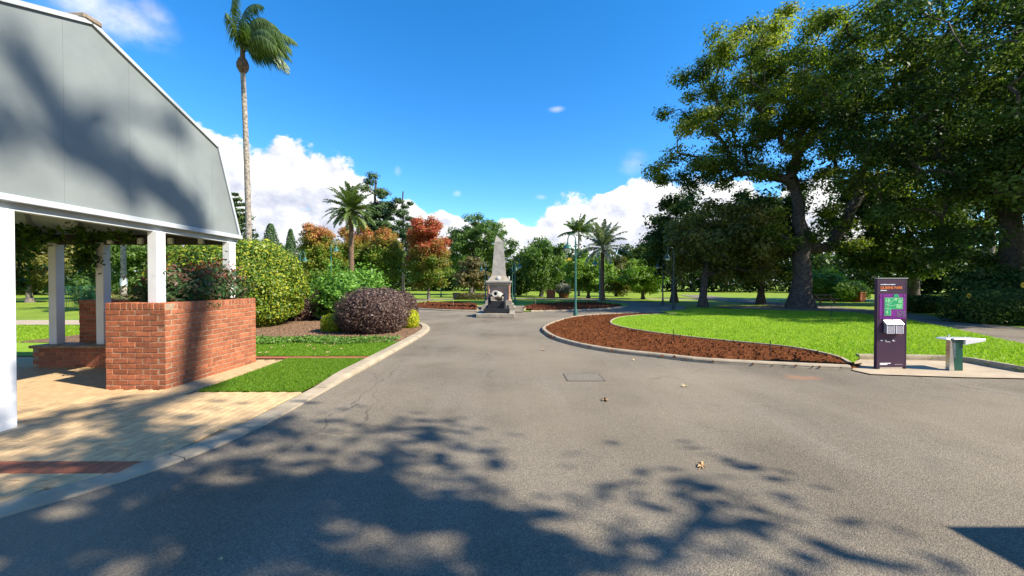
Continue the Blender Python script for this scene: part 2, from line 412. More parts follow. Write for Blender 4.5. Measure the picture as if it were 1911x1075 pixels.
def AT(px, py, D):
    """photo pixel -> point at depth D"""
    d = Vector(((px - CX) / FPX, 1.0, -(py - CY) / FPX))
    d.rotate(Matrix.Rotation(R(-PITCH), 3, 'X'))
    d *= D / d.y
    return Vector((d.x, d.y, d.z + CAMH))


def tag(o, label=None, cat=None, group=None, kind=None):
    if label:
        o['label'] = label
    if cat:
        o['category'] = cat
    if group:
        o['group'] = group
    if kind:
        o['kind'] = kind
    return o


def empty(name, loc=(0, 0, 0), rz=0.0):
    o = bpy.data.objects.new(name, None)
    C.objects.link(o)
    o.location = loc
    o.rotation_euler = (0, 0, rz)
    o.empty_display_size = 0.2
    return o


def link(name, me, mat, parent=None, loc=None, rot=None):
    o = bpy.data.objects.new(name, me)
    C.objects.link(o)
    if mat is not None and not me.materials:
        me.materials.append(M[mat] if isinstance(mat, str) else mat)
    if parent is not None:
        o.parent = parent
    if loc is not None:
        o.location = loc
    if rot is not None:
        o.rotation_euler = rot
    return o


class MB:
    def __init__(self):
        self.v, self.f = [], []

    def quad(self, a, b, c, d):
        n = len(self.v)
        self.v += [tuple(a), tuple(b), tuple(c), tuple(d)]
        self.f.append((n, n + 1, n + 2, n + 3))

    def tri(self, a, b, c):
        n = len(self.v)
        self.v += [tuple(a), tuple(b), tuple(c)]
        self.f.append((n, n + 1, n + 2))

    def box(self, x0, y0, z0, x1, y1, z1):
        n = len(self.v)
        self.v += [(x0, y0, z0), (x1, y0, z0), (x1, y1, z0), (x0, y1, z0), (x0, y0, z1), (x1, y0, z1), (x1, y1, z1), (x0, y1, z1)]
        for q in ((0, 3, 2, 1), (4, 5, 6, 7), (0, 1, 5, 4), (1, 2, 6, 5), (2, 3, 7, 6), (3, 0, 4, 7)):
            self.f.append(tuple(n + i for i in q))

    def prism(self, poly, axis, a, b):
        """poly: 2D points; extruded along axis ('x','y','z') from a to b"""
        def P(p, t):
            return {'x': (t, p[0], p[1]), 'y': (p[0], t, p[1]), 'z': (p[0], p[1], t)}[axis]
        n, k = len(self.v), len(poly)
        self.v += [P(p, a) for p in poly] + [P(p, b) for p in poly]
        self.f.append(tuple(n + i for i in range(k))[::-1])
        self.f.append(tuple(n + k + i for i in range(k)))
        for i in range(k):
            j = (i + 1) % k
            self.f.append((n + i, n + j, n + k + j, n + k + i))

    def bar(self, a, b, w, h):
        a, b = Vector(a), Vector(b)
        d = (b - a).normalized()
        s = d.cross(Vector((0, 0, 1)))
        s = s.normalized() if s.length > 1e-4 else Vector((1, 0, 0))
        u_ = s.cross(d)
        n = len(self.v)
        for p in (a, b):
            for (i, j) in ((-1, -1), (1, -1), (1, 1), (-1, 1)):
                self.v.append(tuple(p + s * i * w / 2 + u_ * j * h / 2))
        for q in ((3, 2, 1, 0), (4, 5, 6, 7), (0, 1, 5, 4), (1, 2, 6, 5), (2, 3, 7, 6), (3, 0, 4, 7)):
            self.f.append(tuple(n + i for i in q))

    def tube(self, pts, rads, k=7, cap=True):
        pts = [Vector(p) for p in pts]
        n0 = len(self.v)
        ref = None
        for i, p in enumerate(pts):
            d = (pts[min(i + 1, len(pts) - 1)] - pts[max(i - 1, 0)])
            d = d.normalized() if d.length > 1e-6 else Vector((0, 0, 1))
            if ref is None:
                ref = d.orthogonal().normalized()
            ref = (ref - d * ref.dot(d))
            ref = ref.normalized() if ref.length > 1e-5 else d.orthogonal().normalized()
            b = d.cross(ref)
            for j in range(k):
                a = 2 * math.pi * j / k
                self.v.append(tuple(p + (ref * math.cos(a) + b * math.sin(a)) * rads[i]))
        for i in range(len(pts) - 1):
            for j in range(k):
                a, b_ = n0 + i * k + j, n0 + i * k + (j + 1) % k
                self.f.append((a, b_, b_ + k, a + k))
        if cap:
            self.f.append(tuple(n0 + j for j in range(k))[::-1])
            e = n0 + (len(pts) - 1) * k
            self.f.append(tuple(e + j for j in range(k)))

    def lathe(self, prof, k=16, c=(0, 0, 0)):
        n0 = len(self.v)
        for r, z in prof:
            for j in range(k):
                a = 2 * math.pi * j / k
                self.v.append((c[0] + r * math.cos(a), c[1] + r * math.sin(a), c[2] + z))
        for i in range(len(prof) - 1):
            for j in range(k):
                a, b = n0 + i * k + j, n0 + i * k + (j + 1) % k
                self.f.append((a, b, b + k, a + k))
        self.f.append(tuple(n0 + j for j in range(k))[::-1])
        e = n0 + (len(prof) - 1) * k
        self.f.append(tuple(e + j for j in range(k)))

    def mesh(self, name, smooth=False):
        me = bpy.data.meshes.new(name)
        me.from_pydata(self.v, [], self.f)
        me.update()
        if smooth:
            me.polygons.foreach_set('use_smooth', [True] * len(me.polygons))
            try:
                me.set_sharp_from_angle(angle=R(40))
            except Exception:
                pass
        return me

    def build(self, name, mat, parent=None, smooth=False, bevel=0.0, loc=None, rot=None):
        me = self.mesh(name, smooth)
        if bevel:
            bm = bmesh.new()
            bm.from_mesh(me)
            bmesh.ops.bevel(bm, geom=bm.edges[:], offset=bevel, segments=1, affect='EDGES', clamp_overlap=True)
            bm.to_mesh(me)
            bm.free()
        return link(name, me, mat, parent, loc, rot)


def sheet(name, poly, z, mat, kind='structure', parent=None, cut=None):
    """flat polygon sheet, triangulated"""
    from mathutils.geometry import delaunay_2d_cdt
    vs, _, fs = delaunay_2d_cdt([Vector((p[0], p[1])) for p in poly], [], [list(range(len(poly)))], 1, 1e-5)[:3]
    bm = bmesh.new()
    bv = [bm.verts.new((v.x, v.y, z)) for v in vs]
    for f in fs:
        try:
            bm.faces.new([bv[i] for i in f])
        except ValueError:
            pass
    for f in bm.faces:
        f.normal_update()
        if f.normal.z < 0:
            f.normal_flip()
    me = bpy.data.meshes.new(name)
    bm.to_mesh(me)
    bm.free()
    o = link(name, me, mat, parent)
    if parent is None:
        o['kind'] = kind
    return o


def smooth_line(pts, n=6):
    """Catmull-Rom through pts"""
    out = []
    P = [Vector((p[0], p[1], 0)) for p in pts]
    P = [P[0] * 2 - P[1]] + P + [P[-1] * 2 - P[-2]]
    for i in range(1, len(P) - 2):
        for k in range(n):
            t = k / n
            a, b, c, d = P[i - 1], P[i], P[i + 1], P[i + 2]
            q = 0.5 * ((2 * b) + (c - a) * t + (2 * a - 5 * b + 4 * c - d) * t * t + (3 * b - a - 3 * c + d) * t ** 3)
            out.append((q.x, q.y))
    out.append((P[-2].x, P[-2].y))
    return out


def inside(poly, X, Y):
    """vectorised point in polygon"""
    r = np.zeros(len(X), bool)
    n = len(poly)
    for i in range(n):
        x1, y1 = poly[i]
        x2, y2 = poly[(i + 1) % n]
        if y1 == y2:
            continue
        c = ((y1 > Y) != (y2 > Y)) & (X < (x2 - x1) * (Y - y1) / (y2 - y1) + x1)
        r ^= c
    return r


def quads_mesh(name, V, rnd=None, mat=None, tri=False):
    """V: (N,4,3) or (N,3,3) array -> mesh with one face each"""
    N, k = V.shape[0], V.shape[1]
    me = bpy.data.meshes.new(name)
    me.vertices.add(N * k)
    me.vertices.foreach_set('co', V.reshape(-1).astype(np.float32))
    me.loops.add(N * k)
    me.loops.foreach_set('vertex_index', np.arange(N * k, dtype=np.int32))
    me.polygons.add(N)
    me.polygons.foreach_set('loop_start', np.arange(0, N * k, k, dtype=np.int32))
    if rnd is not None:
        at = me.attributes.new('rnd', 'FLOAT', 'FACE')
        at.data.foreach_set('value', rnd.astype(np.float32))
    me.update(calc_edges=True)
    if mat:
        me.materials.append(M[mat])
    return me


def unit(a):
    return a / np.maximum(np.linalg.norm(a, axis=-1, keepdims=True), 1e-6)


def leaves(rng, P, size, nrm=None, up=0.5, aspect=0.5, jitter=0.35, hang=0.0, rndb=None):
    """rhombus leaves at points P"""
    N = len(P)
    n = rng.normal(size=(N, 3))
    if nrm is not None:
        n = unit(n) * 0.75 + nrm
    n[:, 2] += up
    n = unit(n)
    d = rng.normal(size=(N, 3))
    d[:, 2] -= hang
    d = unit(d - n * np.sum(d * n, 1, keepdims=True))
    s = np.cross(n, d)
    L = size * (1 + jitter * rng.normal(size=(N, 1))).clip(0.4, 2.0)
    a = P - d * L * 0.5
    b = P + s * L * aspect * 0.5 + d * L * 0.08 + n * L * 0.06
    c = P + d * L * 0.5
    e = P - s * L * aspect * 0.5 + d * L * 0.08 + n * L * 0.06
    V = np.stack([a, b, c, e], 1)
    r = rng.random(N) if rndb is None else np.clip(rndb + rng.normal(size=N) * 0.22, 0, 1)
    return V, r


# ------------------------------------------------------------------ trees
def grow(rng, base, centers, trunk_pts, trunk_r, tip_r=0.03, sag=0.12, flare=1.5):
    """branches from trunk nodes to every foliage clump; limbs thicken with what they carry"""
    nodes = [Vector(p) for p in trunk_pts]
    parent = [i - 1 for i in range(len(nodes))]
    ntr = len(nodes)
    free0 = max(1, ntr // 3)
    axis = nodes[-1]
    order = sorted(range(len(centers)), key=lambda i: (Vector(centers[i]) - nodes[ntr // 2]).length)
    weight = [0.0] * ntr
    for i in order:
        c = Vector(centers[i])
        best, bd = None, 1e9
        for j in range(free0, len(nodes)):
            q = nodes[j]
            dz = c.z - q.z
            d = (c - q).length + (max(0, -dz) * 0.9)
            if d < bd:
                bd, best = d, j
        q = nodes[best]
        L = (c - q).length
        k = 3 if L > 1.2 else 2
        prev = best
        for s in range(1, k + 1):
            t = s / k
            p = q.lerp(c, t)
            w = L * sag * math.sin(math.pi * t)
            p = p + Vector((rng.normal() * 0.10 * L * (t < 1), rng.normal() * 0.10 * L * (t < 1), w * 0.8 + rng.normal() * 0.03 * L * (t < 1)))
            nodes.append(p)
            parent.append(prev)
            weight.append(0.0)
            prev = len(nodes) - 1
        weight[prev] = 1.0
    w = weight[:]
    for i in range(len(nodes) - 1, 0, -1):
        if parent[i] >= 0:
            w[parent[i]] += w[i]
    tot = max(w[free0], 1)
    mb = MB()
    rad = [0] * len(nodes)
    for i in range(len(nodes)):
        if i < ntr:
            t = i / max(1, ntr - 1)
            rad[i] = max(trunk_r * (1 - 0.55 * t) * (flare if i == 0 else 1.0), tip_r)
        else:
            rad[i] = min(max(tip_r, trunk_r * 0.80 * math.sqrt(w[i] / tot)), trunk_r * 0.6)
    mb.tube(nodes[:ntr], rad[:ntr], 12)
    for i in range(ntr, len(nodes)):
        a = parent[i]
        ra = min(rad[a], rad[i] * 1.5)
        mb.tube([nodes[a], nodes[i]], [ra, rad[i]], 6 if rad[i] > 0.06 else 4, cap=False)
    return mb


def clumps(rng, n, c, r, shell=0.6, cutz=None, mind=None):
    """clump centres spread in an uneven ellipsoid"""
    out = []
    tries = 0
    mind = mind if mind is not None else 0.75 * (r[0] * r[1] * r[2] / n) ** (1 / 3) * 1.3
    lob = [(unit(rng.normal(size=3)), 0.75 + 0.4 * rng.random()) for _ in range(7)]
    while len(out) < n and tries < n * 60:
        tries += 1
        v = unit(rng.normal(size=3))
        k = max((max(0.0, float(np.dot(v, l))) ** 3) * s for l, s in lob)
        rr = (rng.random() ** (1 - shell * 0.7)) * (0.78 + 0.34 * k)
        p = np.array(c) + v * rr * np.array(r)
        if cutz is not None and p[2] < cutz:
            continue
        if any(np.sum((p - q) ** 2) < mind * mind for q in out):
            continue
        out.append(p)
    return np.array(out)


def tree(name, label, base, crown, rad, trunk_r, leafm, bark='bark', ncl=60, per=260, lsize=0.25, cl_r=0.8, seed=1, group=None,
         cat='tree', lean=(0, 0), shell=0.6, cutz=None, flat=0.65, hang=0.0, extra=None, up=0.5, trunk_top=None, aspect=0.5, tint=0.18,
         forks=0):
    rng = np.random.default_rng(seed)
    root = empty(name, (base[0], base[1], 0))
    bx, by = base
    cen = clumps(rng, ncl, (crown[0] - bx, crown[1] - by, crown[2]), rad, shell, cutz)
    if extra is not None:
        cen = np.vstack([cen, np.array(extra) - np.array((bx, by, 0))])
    tt = trunk_top or crown[2]
    tp = []
    nseg = 7
    for i in range(nseg + 1):
        t = i / nseg
        tp.append((lean[0] * t * t + (crown[0] - bx) * t * t * 0.6 + (rng.normal() * 0.06 * trunk_r * 6 * t),
                   lean[1] * t * t + (crown[1] - by) * t * t * 0.6 + (rng.normal() * 0.06 * trunk_r * 6 * t), -0.05 + tt * t))
    mb = grow(rng, base, cen, tp, trunk_r)
    mb.build('trunk', bark, root, smooth=True)
    # leaves
    cnt = np.maximum(8, (per * (0.6 + 0.8 * rng.random(len(cen))))).astype(int)
    idx = np.repeat(np.arange(len(cen)), cnt)
    cr = cl_r * (0.7 + 0.6 * rng.random(len(cen)))
    off = unit(rng.normal(size=(len(idx), 3))) * (rng.random((len(idx), 1)) ** 0.45)
    # sub-clumps so the outline is ragged
    off *= cr[idx][:, None]
    off += rng.normal(size=off.shape) * 0.16 * cl_r
    off[:, 2] *= flat
    if hang:
        off[:, 2] -= hang * np.abs(rng.normal(size=len(idx))) * cr[idx]
    P = cen[idx] + off
    V, r = leaves(rng, P, lsize, unit(off), up, aspect, hang=hang * 2, rndb=0.5 + tint * rng.normal(size=len(cen))[idx])
    me = quads_mesh('crown', V, r, leafm)
    link('crown', me, None, root)
    tag(root, label, cat, group)
    return root


def conifer(name, label, base, h, r, leafm, seed, tiers=16, per=420, lsize=0.3, bark='bark_dark', z0=0.12, sparse=1.0, power=0.8, group=None):
    rng = np.random.default_rng(seed)
    root = empty(name, (base[0], base[1], 0))
    mb = MB()
    mb.tube([(0, 0, -0.05), (0.05, 0, h * 0.5), (0, 0, h * 0.97)], [0.035 * h * 0.6, 0.02 * h * 0.6, 0.03], 8)
    P, B = [], []
    for i in range(tiers):
        t = i / (tiers - 1)
        z = h * (z0 + (0.99 - z0) * t)
        R_ = r * ((1 - t) ** power * 0.95 + 0.06) * (0.75 + 0.5 * rng.random())
        nb = max(3, int((9 - 5 * t) * sparse))
        a0 = rng.random() * 6.28
        for k in range(nb):
            a = a0 + 6.283 * k / nb + rng.normal() * 0.2
            L = R_ * (0.75 + 0.45 * rng.random())
            e = Vector((math.cos(a) * L, math.sin(a) * L, z + L * (0.10 + 0.15 * rng.random())))
            mb.tube([(0, 0, z), e * 0.5 + Vector((0, 0, z * 0.5 - 0.03 * L)), e], [0.06, 0.04, 0.015], 4, cap=False)
            n = int(per / nb * (0.4 + L / r))
            t_ = rng.random(n) ** 0.6
            p = np.array([[0, 0, z]]) + (np.array(e) - np.array([0, 0, z])) * t_[:, None]
            p += rng.normal(size=(n, 3)) * np.array([0.16, 0.16, 0.10]) * (0.4 + L * 0.45)
            P.append(p)
            B.append(np.full(n, 0.5 + 0.18 * rng.normal()))
    mb.build('trunk', bark, root, smooth=True)
    P = np.vstack(P)
    V, q = leaves(rng, P, lsize, None, 0.6, 0.4, rndb=np.concatenate(B))
    link('crown', quads_mesh('crown', V, q, leafm), None, root)
    return tag(root, label, 'tree', group)


def column_tree(name, label, base, h, r, leafm, seed, n=9000, lsize=0.22):
    rng = np.random.default_rng(seed)
    root = empty(name, (base[0], base[1], 0))
    mb = MB()
    mb.tube([(0, 0, -0.05), (0, 0, h * 0.8)], [0.18, 0.05], 8)
    mb.build('trunk', 'bark_dark', root)
    z = rng.random(n) ** 0.9
    prof = np.clip(np.sin(np.pi * (0.12 + 0.86 * z)) ** 0.55, 0.05, 1) * (1 - 0.35 * z)
    a = rng.random(n) * 6.283
    k = (0.55 + 0.45 * rng.random(n) ** 0.5) * (1 + 0.12 * np.sin(a * 3 + z * 9) + 0.1 * np.sin(a * 7 - z * 23))
    P = np.stack([np.cos(a) * r * prof * k, np.sin(a) * r * prof * k, 0.3 + z * (h - 0.3)], 1)
    V, q = leaves(rng, P, lsize, np.stack([np.cos(a), np.sin(a), 0.4 + 0 * a], 1), 0.2, 0.45)
    link('crown', quads_mesh('crown', V, q, leafm), None, root)
    return tag(root, label, 'tree')


def shrub(name, label, base, r, h, leafm, seed, n=6000, lsize=0.07, z0=0.0, rough=0.06, group=None, cat='shrub', p=2.5, spiky=0.0,
          top=None, core=0.86, aspect=0.55):
    """clipped shrub: leaves over a superellipsoid, with the twiggy body inside"""
    rng = np.random.default_rng(seed)
    root = empty(name, (base[0], base[1], 0))
    cz, rz = z0 + (h - z0) * 0.46, (h - z0) * 0.54
    d = unit(rng.normal(size=(n, 3)))
    k = 1.0 / (np.abs(d[:, 0]) ** p + np.abs(d[:, 1]) ** p + np.abs(d[:, 2]) ** p) ** (1 / p)
    lump = 1 + rough * (np.sin(d[:, 0] * 7 + seed) * np.sin(d[:, 1] * 6 - seed) + 0.7 * np.sin(d[:, 2] * 11 + d[:, 0] * 9))
    t = (1 - 0.2 * rng.random(n) ** 1.5) + spiky * np.maximum(0, rng.normal(size=n)) * np.maximum(0, d[:, 2] + 0.3)
    P = d * (k * lump * t)[:, None] * np.array([r[0], r[1], rz])
    P[:, 2] += cz
    keep = P[:, 2] > 0.02
    P, d = P[keep], d[keep]
    V, q = leaves(rng, P, lsize, d * 0.9, 0.25, aspect)
    link('foliage', quads_mesh('foliage', V, q, leafm), None, root)
    if top is not None:      # a flush of new growth of another colour on the top shoots
        m = (P[:, 2] > top[1]) & (rng.random(len(P)) < top[2])
        V, q = leaves(rng, P[m] + rng.normal(size=(m.sum(), 3)) * 0.05 + np.array([0, 0, 0.05]), lsize, None, 0.4, aspect)
        link('new_growth', quads_mesh('new_growth', V, q, top[0]), None, root)['kind'] = 'stuff'
    mb = MB()
    prof = []
    for i in range(9):
        a = -math.pi / 2 + math.pi * i / 8
        kk = 1.0 / (abs(math.cos(a)) ** p + abs(math.sin(a)) ** p) ** (1 / p)
        prof.append((max(0.01, core * kk * math.cos(a)), core * kk * math.sin(a)))
    mb.lathe(prof, 18)
    mb.v = [(x * r[0], y * r[1], max(0.0, cz + z * rz)) for x, y, z in mb.v]
    me = mb.mesh('inner_growth', True)
    at = me.attributes.new('rnd', 'FLOAT', 'FACE')
    at.data.foreach_set('value', np.full(len(me.polygons), 0.25, np.float32))
    link('inner_growth', me, leafm, root)
    mb = MB()
    for i in range(5):
        a = i * 1.256 + seed
        mb.tube([(0.05 * math.cos(a), 0.05 * math.sin(a), -0.03), (0.3 * r[0] * math.cos(a), 0.3 * r[1] * math.sin(a), cz)], [0.03, 0.015], 5)
    mb.build('stem', 'bark', root)
    return tag(root, label, cat, group)


# ------------------------------------------------------------------ palms
def frond(rng, p0, d0, length, droop, wind, leaflet, nl, hang, mat, width=0.022, arch=1.0, vee=0.5, wide=1.0):
    pts = [Vector(p0)]
    d = Vector(d0).normalized()
    seg = 14
    for i in range(seg):
        t = (i + 1) / seg
        d = (d + Vector((wind[0], wind[1], -droop)) * (t ** arch) / seg * 2.2).normalized()
        pts.append(pts[-1] + d * length / seg)
    mb = MB()
    mb.tube(pts, [width * (1 - 0.8 * i / seg) for i in range(seg + 1)], 4)
    for i in range(nl):
        t = 0.12 + 0.88 * (i + rng.random() * 0.6) / nl
        f = t * seg
        k = min(int(f), seg - 1)
        p = pts[k].lerp(pts[k + 1], f - k)
        ax = (pts[k + 1] - pts[k]).normalized()
        side = ax.cross(Vector((0, 0, 1)))
        side = side.normalized() if side.length > 1e-3 else Vector((1, 0, 0))
        upv = side.cross(ax)
        L = leaflet * (math.sin(math.pi * min(1, 0.18 + 0.80 * t)) ** 0.6) * (0.8 + 0.4 * rng.random())
        for s in (-1, 1):
            dirv = (side * s * (1 - hang * 0.55) + ax * 0.65 + upv * vee * (0.4 + 0.6 * rng.random()) * (1 - hang)
                    + Vector((wind[0] * 0.6, wind[1] * 0.6, -hang * 1.3)) + Vector(rng.normal(size=3) * 0.12)).normalized()
            w = ax * (0.014 + 0.011 * leaflet) * wide
            e = p + dirv * L
            mid = p + dirv * L * 0.5 + Vector((0, 0, 0.04 * L))
            e = e + Vector((0, 0, -hang * 0.3 * L - 0.06 * L))
            mb.quad(p - w * 0.6, mid - w, mid + w, p + w * 0.6)
            mb.tri(mid - w, e, mid + w)
    me = mb.mesh('frond')
    at = me.attributes.new('rnd', 'FLOAT', 'FACE')
    b = 0.5 + 0.2 * rng.normal()
    at.data.foreach_set('value', np.clip(b + 0.2 * rng.normal(size=len(me.polygons)), 0, 1).astype(np.float32))
    me.materials.append(M[mat])
    return me


def palm(name, label, base, h, tr, spec, seed, bark='bark_palm', boss=None, lean=(0, 0), rings=0.0):
    """spec: dict(n, len, leaflet, nl, droop, hang, mat, wind, spread(lo,hi elevations))"""
    rng = np.random.default_rng(seed)
    root = empty(name, (base[0], base[1], 0))
    mb = MB()
    n = 26
    pts, rr = [], []
    for i in range(n + 1):
        t = i / n
        pts.append((lean[0] * t * t, lean[1] * t * t, -0.05 + h * t))
        rr.append(tr * (1.25 - 0.35 * min(1, t * 4)) * (1 - 0.25 * t) * (1 + rings * (1 if i % 2 else -1)))
    mb.tube(pts, rr, 12)
    mb.build('trunk', bark, root, smooth=True)
    top = Vector(pts[-1])
    if boss:
        b = MB()
        b.lathe([(tr * 0.8, -0.25), (boss[0], 0.0), (boss[0] * 1.05, boss[1] * 0.35), (boss[0] * 0.75, boss[1] * 0.8), (tr * 0.7, boss[1]), (tr * 0.55, boss[1] * 2.2)], 14, top)
        b.build('crown_shaft', 'bark_brown', root, smooth=True)
        top = top + Vector((0, 0, boss[1] * 1.5))
    k = spec['n']
    for i in range(k):
        a = i * 2.39996 + rng.normal() * 0.15
        t = (i + 0.5) / k
        el_ = R(spec['spread'][1] + (spec['spread'][0] - spec['spread'][1]) * t + rng.normal() * 6)
        bi = spec.get('bias', 0.0)
        d0 = (math.cos(a) * math.cos(el_) * (1 - bi) + bi, math.sin(a) * math.cos(el_) * (1 - bi * 0.5), math.sin(el_) + bi * 0.5)
        me = frond(rng, top + Vector(d0) * tr * 0.4, d0, spec['len'] * (0.85 + 0.3 * rng.random()), spec['droop'] * (0.8 + 0.4 * rng.random()),
                   spec.get('wind', (0, 0)), spec['leaflet'], spec['nl'], spec['hang'], spec['mat'], spec.get('width', 0.03), vee=spec.get('vee', 0.5), wide=spec.get('wide', 1.0))
        link('frond', me, None, root)
    return tag(root, label, 'palm tree')


# ================================================================== THE GROUND
lk = [(-9.5, -6.0), (-6.6, -1.0), (-4.9, 1.2), (-4.15, 2.1), (-3.69, 2.77), (-3.42, 3.12), (-3.18, 3.58), (-2.99, 4.24), (-2.94, 5.1), (-2.94, 5.8), (-2.90, 8.4), (-2.88, 11.0),
      (-2.92, 13.2), (-3.12, 14.6), (-3.6, 15.9), (-4.6, 17.2), (-6.2, 18.4), (-8.4, 19.9)]
left_kerb = smooth_line(lk, 5)
RING_C, RING_IN, RING_OUT = (0.0, 33.0), 9.6, 13.6


def ring_pt(r, a):
    """a in degrees from straight towards the camera, positive to the right"""
    return (RING_C[0] + r * math.sin(R(a)), RING_C[1] - r * math.cos(R(a)))


isl_px = [(1190, 586), (1120, 588.5), (1070, 593), (1032, 603), (1011, 614), (1018, 625), (1045, 638), (1120, 655), (1230, 668), (1310, 677), (1440, 685), (1590, 692)]
isl_outer = smooth_line([G(*p) for p in isl_px], 5)
lawn_px = [(1262, 587), (1205, 589.5), (1160, 594), (1142, 602), (1152, 610.5), (1210, 622), (1330, 637), (1470, 651), (1560, 669), (1592, 684)]
isl_inner = smooth_line([G(*p) for p in lawn_px], 5)
pad_front = [G(1590, 692), G(1625, 700), G(1800, 706), G(1911, 708), (14.0, 6.75), (30.0, 6.4)]
pad_back = [G(1596, 676), G(1604, 672.5), G(1690, 673.5), G(1760, 675), G(1795, 676.5), G(1911, 698), (11.5, 6.95)]

ground = sheet('ground', [(-900, -400), (900, -400), (900, 1500), (-900, 1500)], -0.045, 'lawn_far')
asp = left_kerb + [ring_pt(RING_OUT - 0.3, a) for a in (-36, -28, -20, -10, 0, 10, 20)] + isl_outer[:] + pad_front[1:] + [(30, -30), (-9.5, -30)]
sheet('road', asp, 0.0, 'asphalt')
ringp = []
for a in range(0, 361, 4):
    ringp.append(ring_pt(RING_OUT, a))
mb = MB()
for i in range(90):
    a, b = i * 4, i * 4 + 4
    mb.quad((*ring_pt(RING_IN, a), -0.006), (*ring_pt(RING_OUT, a), -0.006), (*ring_pt(RING_OUT, b), -0.006), (*ring_pt(RING_IN, b), -0.006))
o = mb.build('ring_road', 'asphalt')
o['kind'] = 'structure'
# road on the right, running back past the big tree
rl = smooth_line([(9.0, -8.0), (11.4, 4.0), (13.9, 10.5), (16.2, 14.2), (18.3, 18.0), (19.9, 23.0), (20.6, 30.0), (22.0, 45.0), (26.0, 60.0)], 5)
rr_ = smooth_line([(24.0, -8.0), (22.0, 4.0), (19.9, 14.9), (21.2, 18.6), (23.4, 23.0), (24.4, 30.0), (26.0, 45.0), (30.0, 60.0)], 5)
sheet('side_road', rl + rr_[::-1], -0.012, 'asphalt')
# path on the left behind the pavilion and one far across the lawns
sheet('garden_path', [(-40, 16.2), (-13.8, 16.2), (-9.6, 18.5), (-9.6, 20.2), (-14.0, 18.3), (-40, 18.3)], -0.022, 'concrete_pad')
sheet('far_path', [(8, 44), (60, 38), (60, 40.0), (8, 46)], -0.03, 'concrete_pad')

# central island: bed, path and lawn in the middle of the ring
isl = [ring_pt(RING_IN, a) for a in range(0, 360, 5)]
sheet('island_lawn', isl, 0.03, 'lawn_far')
sheet('monument_path', [G(889, 583), G(976, 583), (1.0, 29.5), (-2.6, 29.5)], 0.038, 'asphalt')


def bed(name, poly, z, mat):
    return sheet(name, poly, z, mat)


lb = [ring_pt(9.3, a) for a in range(-62, -11, 4)] + [(-2.25, 25.0), (-2.9, 30.0), (-4.4, 32.0), (-7.0, 32.6)]
rb = [ring_pt(9.3, a) for a in range(8, 63, 4)] + [(7.2, 32.6), (4.4, 32.0), (1.6, 30.0), (0.75, 25.0)]
bed('soil_bed_left', lb, 0.11, 'soil_dark')
bed('soil_bed_right', rb, 0.11, 'soil_dark')

# right-hand island: soil bed and bright lawn
bed_poly = isl_outer + [(7.25, 7.95)] + isl_inner[::-1]
bed('soil_bed', bed_poly, 0.055, 'soil_red')
lawn_poly = isl_inner + [G(1604, 672.5), G(1690, 673.5), G(1760, 675), G(1795, 676.5), G(1911, 698), (11.8, 7.0), (13.9, 10.5), (16.2, 14.2), (18.3, 18.0), (19.6, 22.0),
                         (16.0, 24.6), (12.4, 25.6), (11.6, 24.9), (10.2, 23.9), (8.6, 22.6)]
sheet('lawn', lawn_poly, 0.062, 'lawn')
sheet('sign_pad', pad_front[:4] + [(11.8, 6.85)] + pad_back[::-1], 0.02, 'concrete_pad')

# left lawns beside the planter
left_front = [(-4.85, 5.95), (-3.24, 5.95), (-3.22, 8.55), (-4.95, 8.55)]
sheet('lawn_patch', left_front, 0.028, 'lawn')
sheet('brick_edging', [(-6.6, 8.57), (-3.22, 8.57), (-3.22, 8.80), (-6.6, 8.80)], 0.035, 'paver_red')
left_back = [(-14, 8.82), (-3.22, 8.82), (-3.18, 10.9), (-5.0, 10.6), (-8.0, 10.7), (-14, 10.8)]
sheet('lawn_strip', left_back, 0.045, 'lawn')
sheet('mulch_bed', [(-14, 10.81), (-8.0, 10.71), (-5.0, 10.61), (-3.18, 10.91), (-3.16, 13.1), (-3.35, 14.5), (-3.85, 15.7), (-4.8, 16.9), (-6.3, 18.05), (-14, 18.0)], 0.052, 'mulch')
sheet('bare_earth', smooth_line([(14.5, 25.2), (17.0, 23.4), (19.3, 24.0), (19.9, 26.5), (17.5, 28.5), (14.8, 27.6), (14.5, 25.2)], 5)[:-1], 0.068, 'bare_dirt')


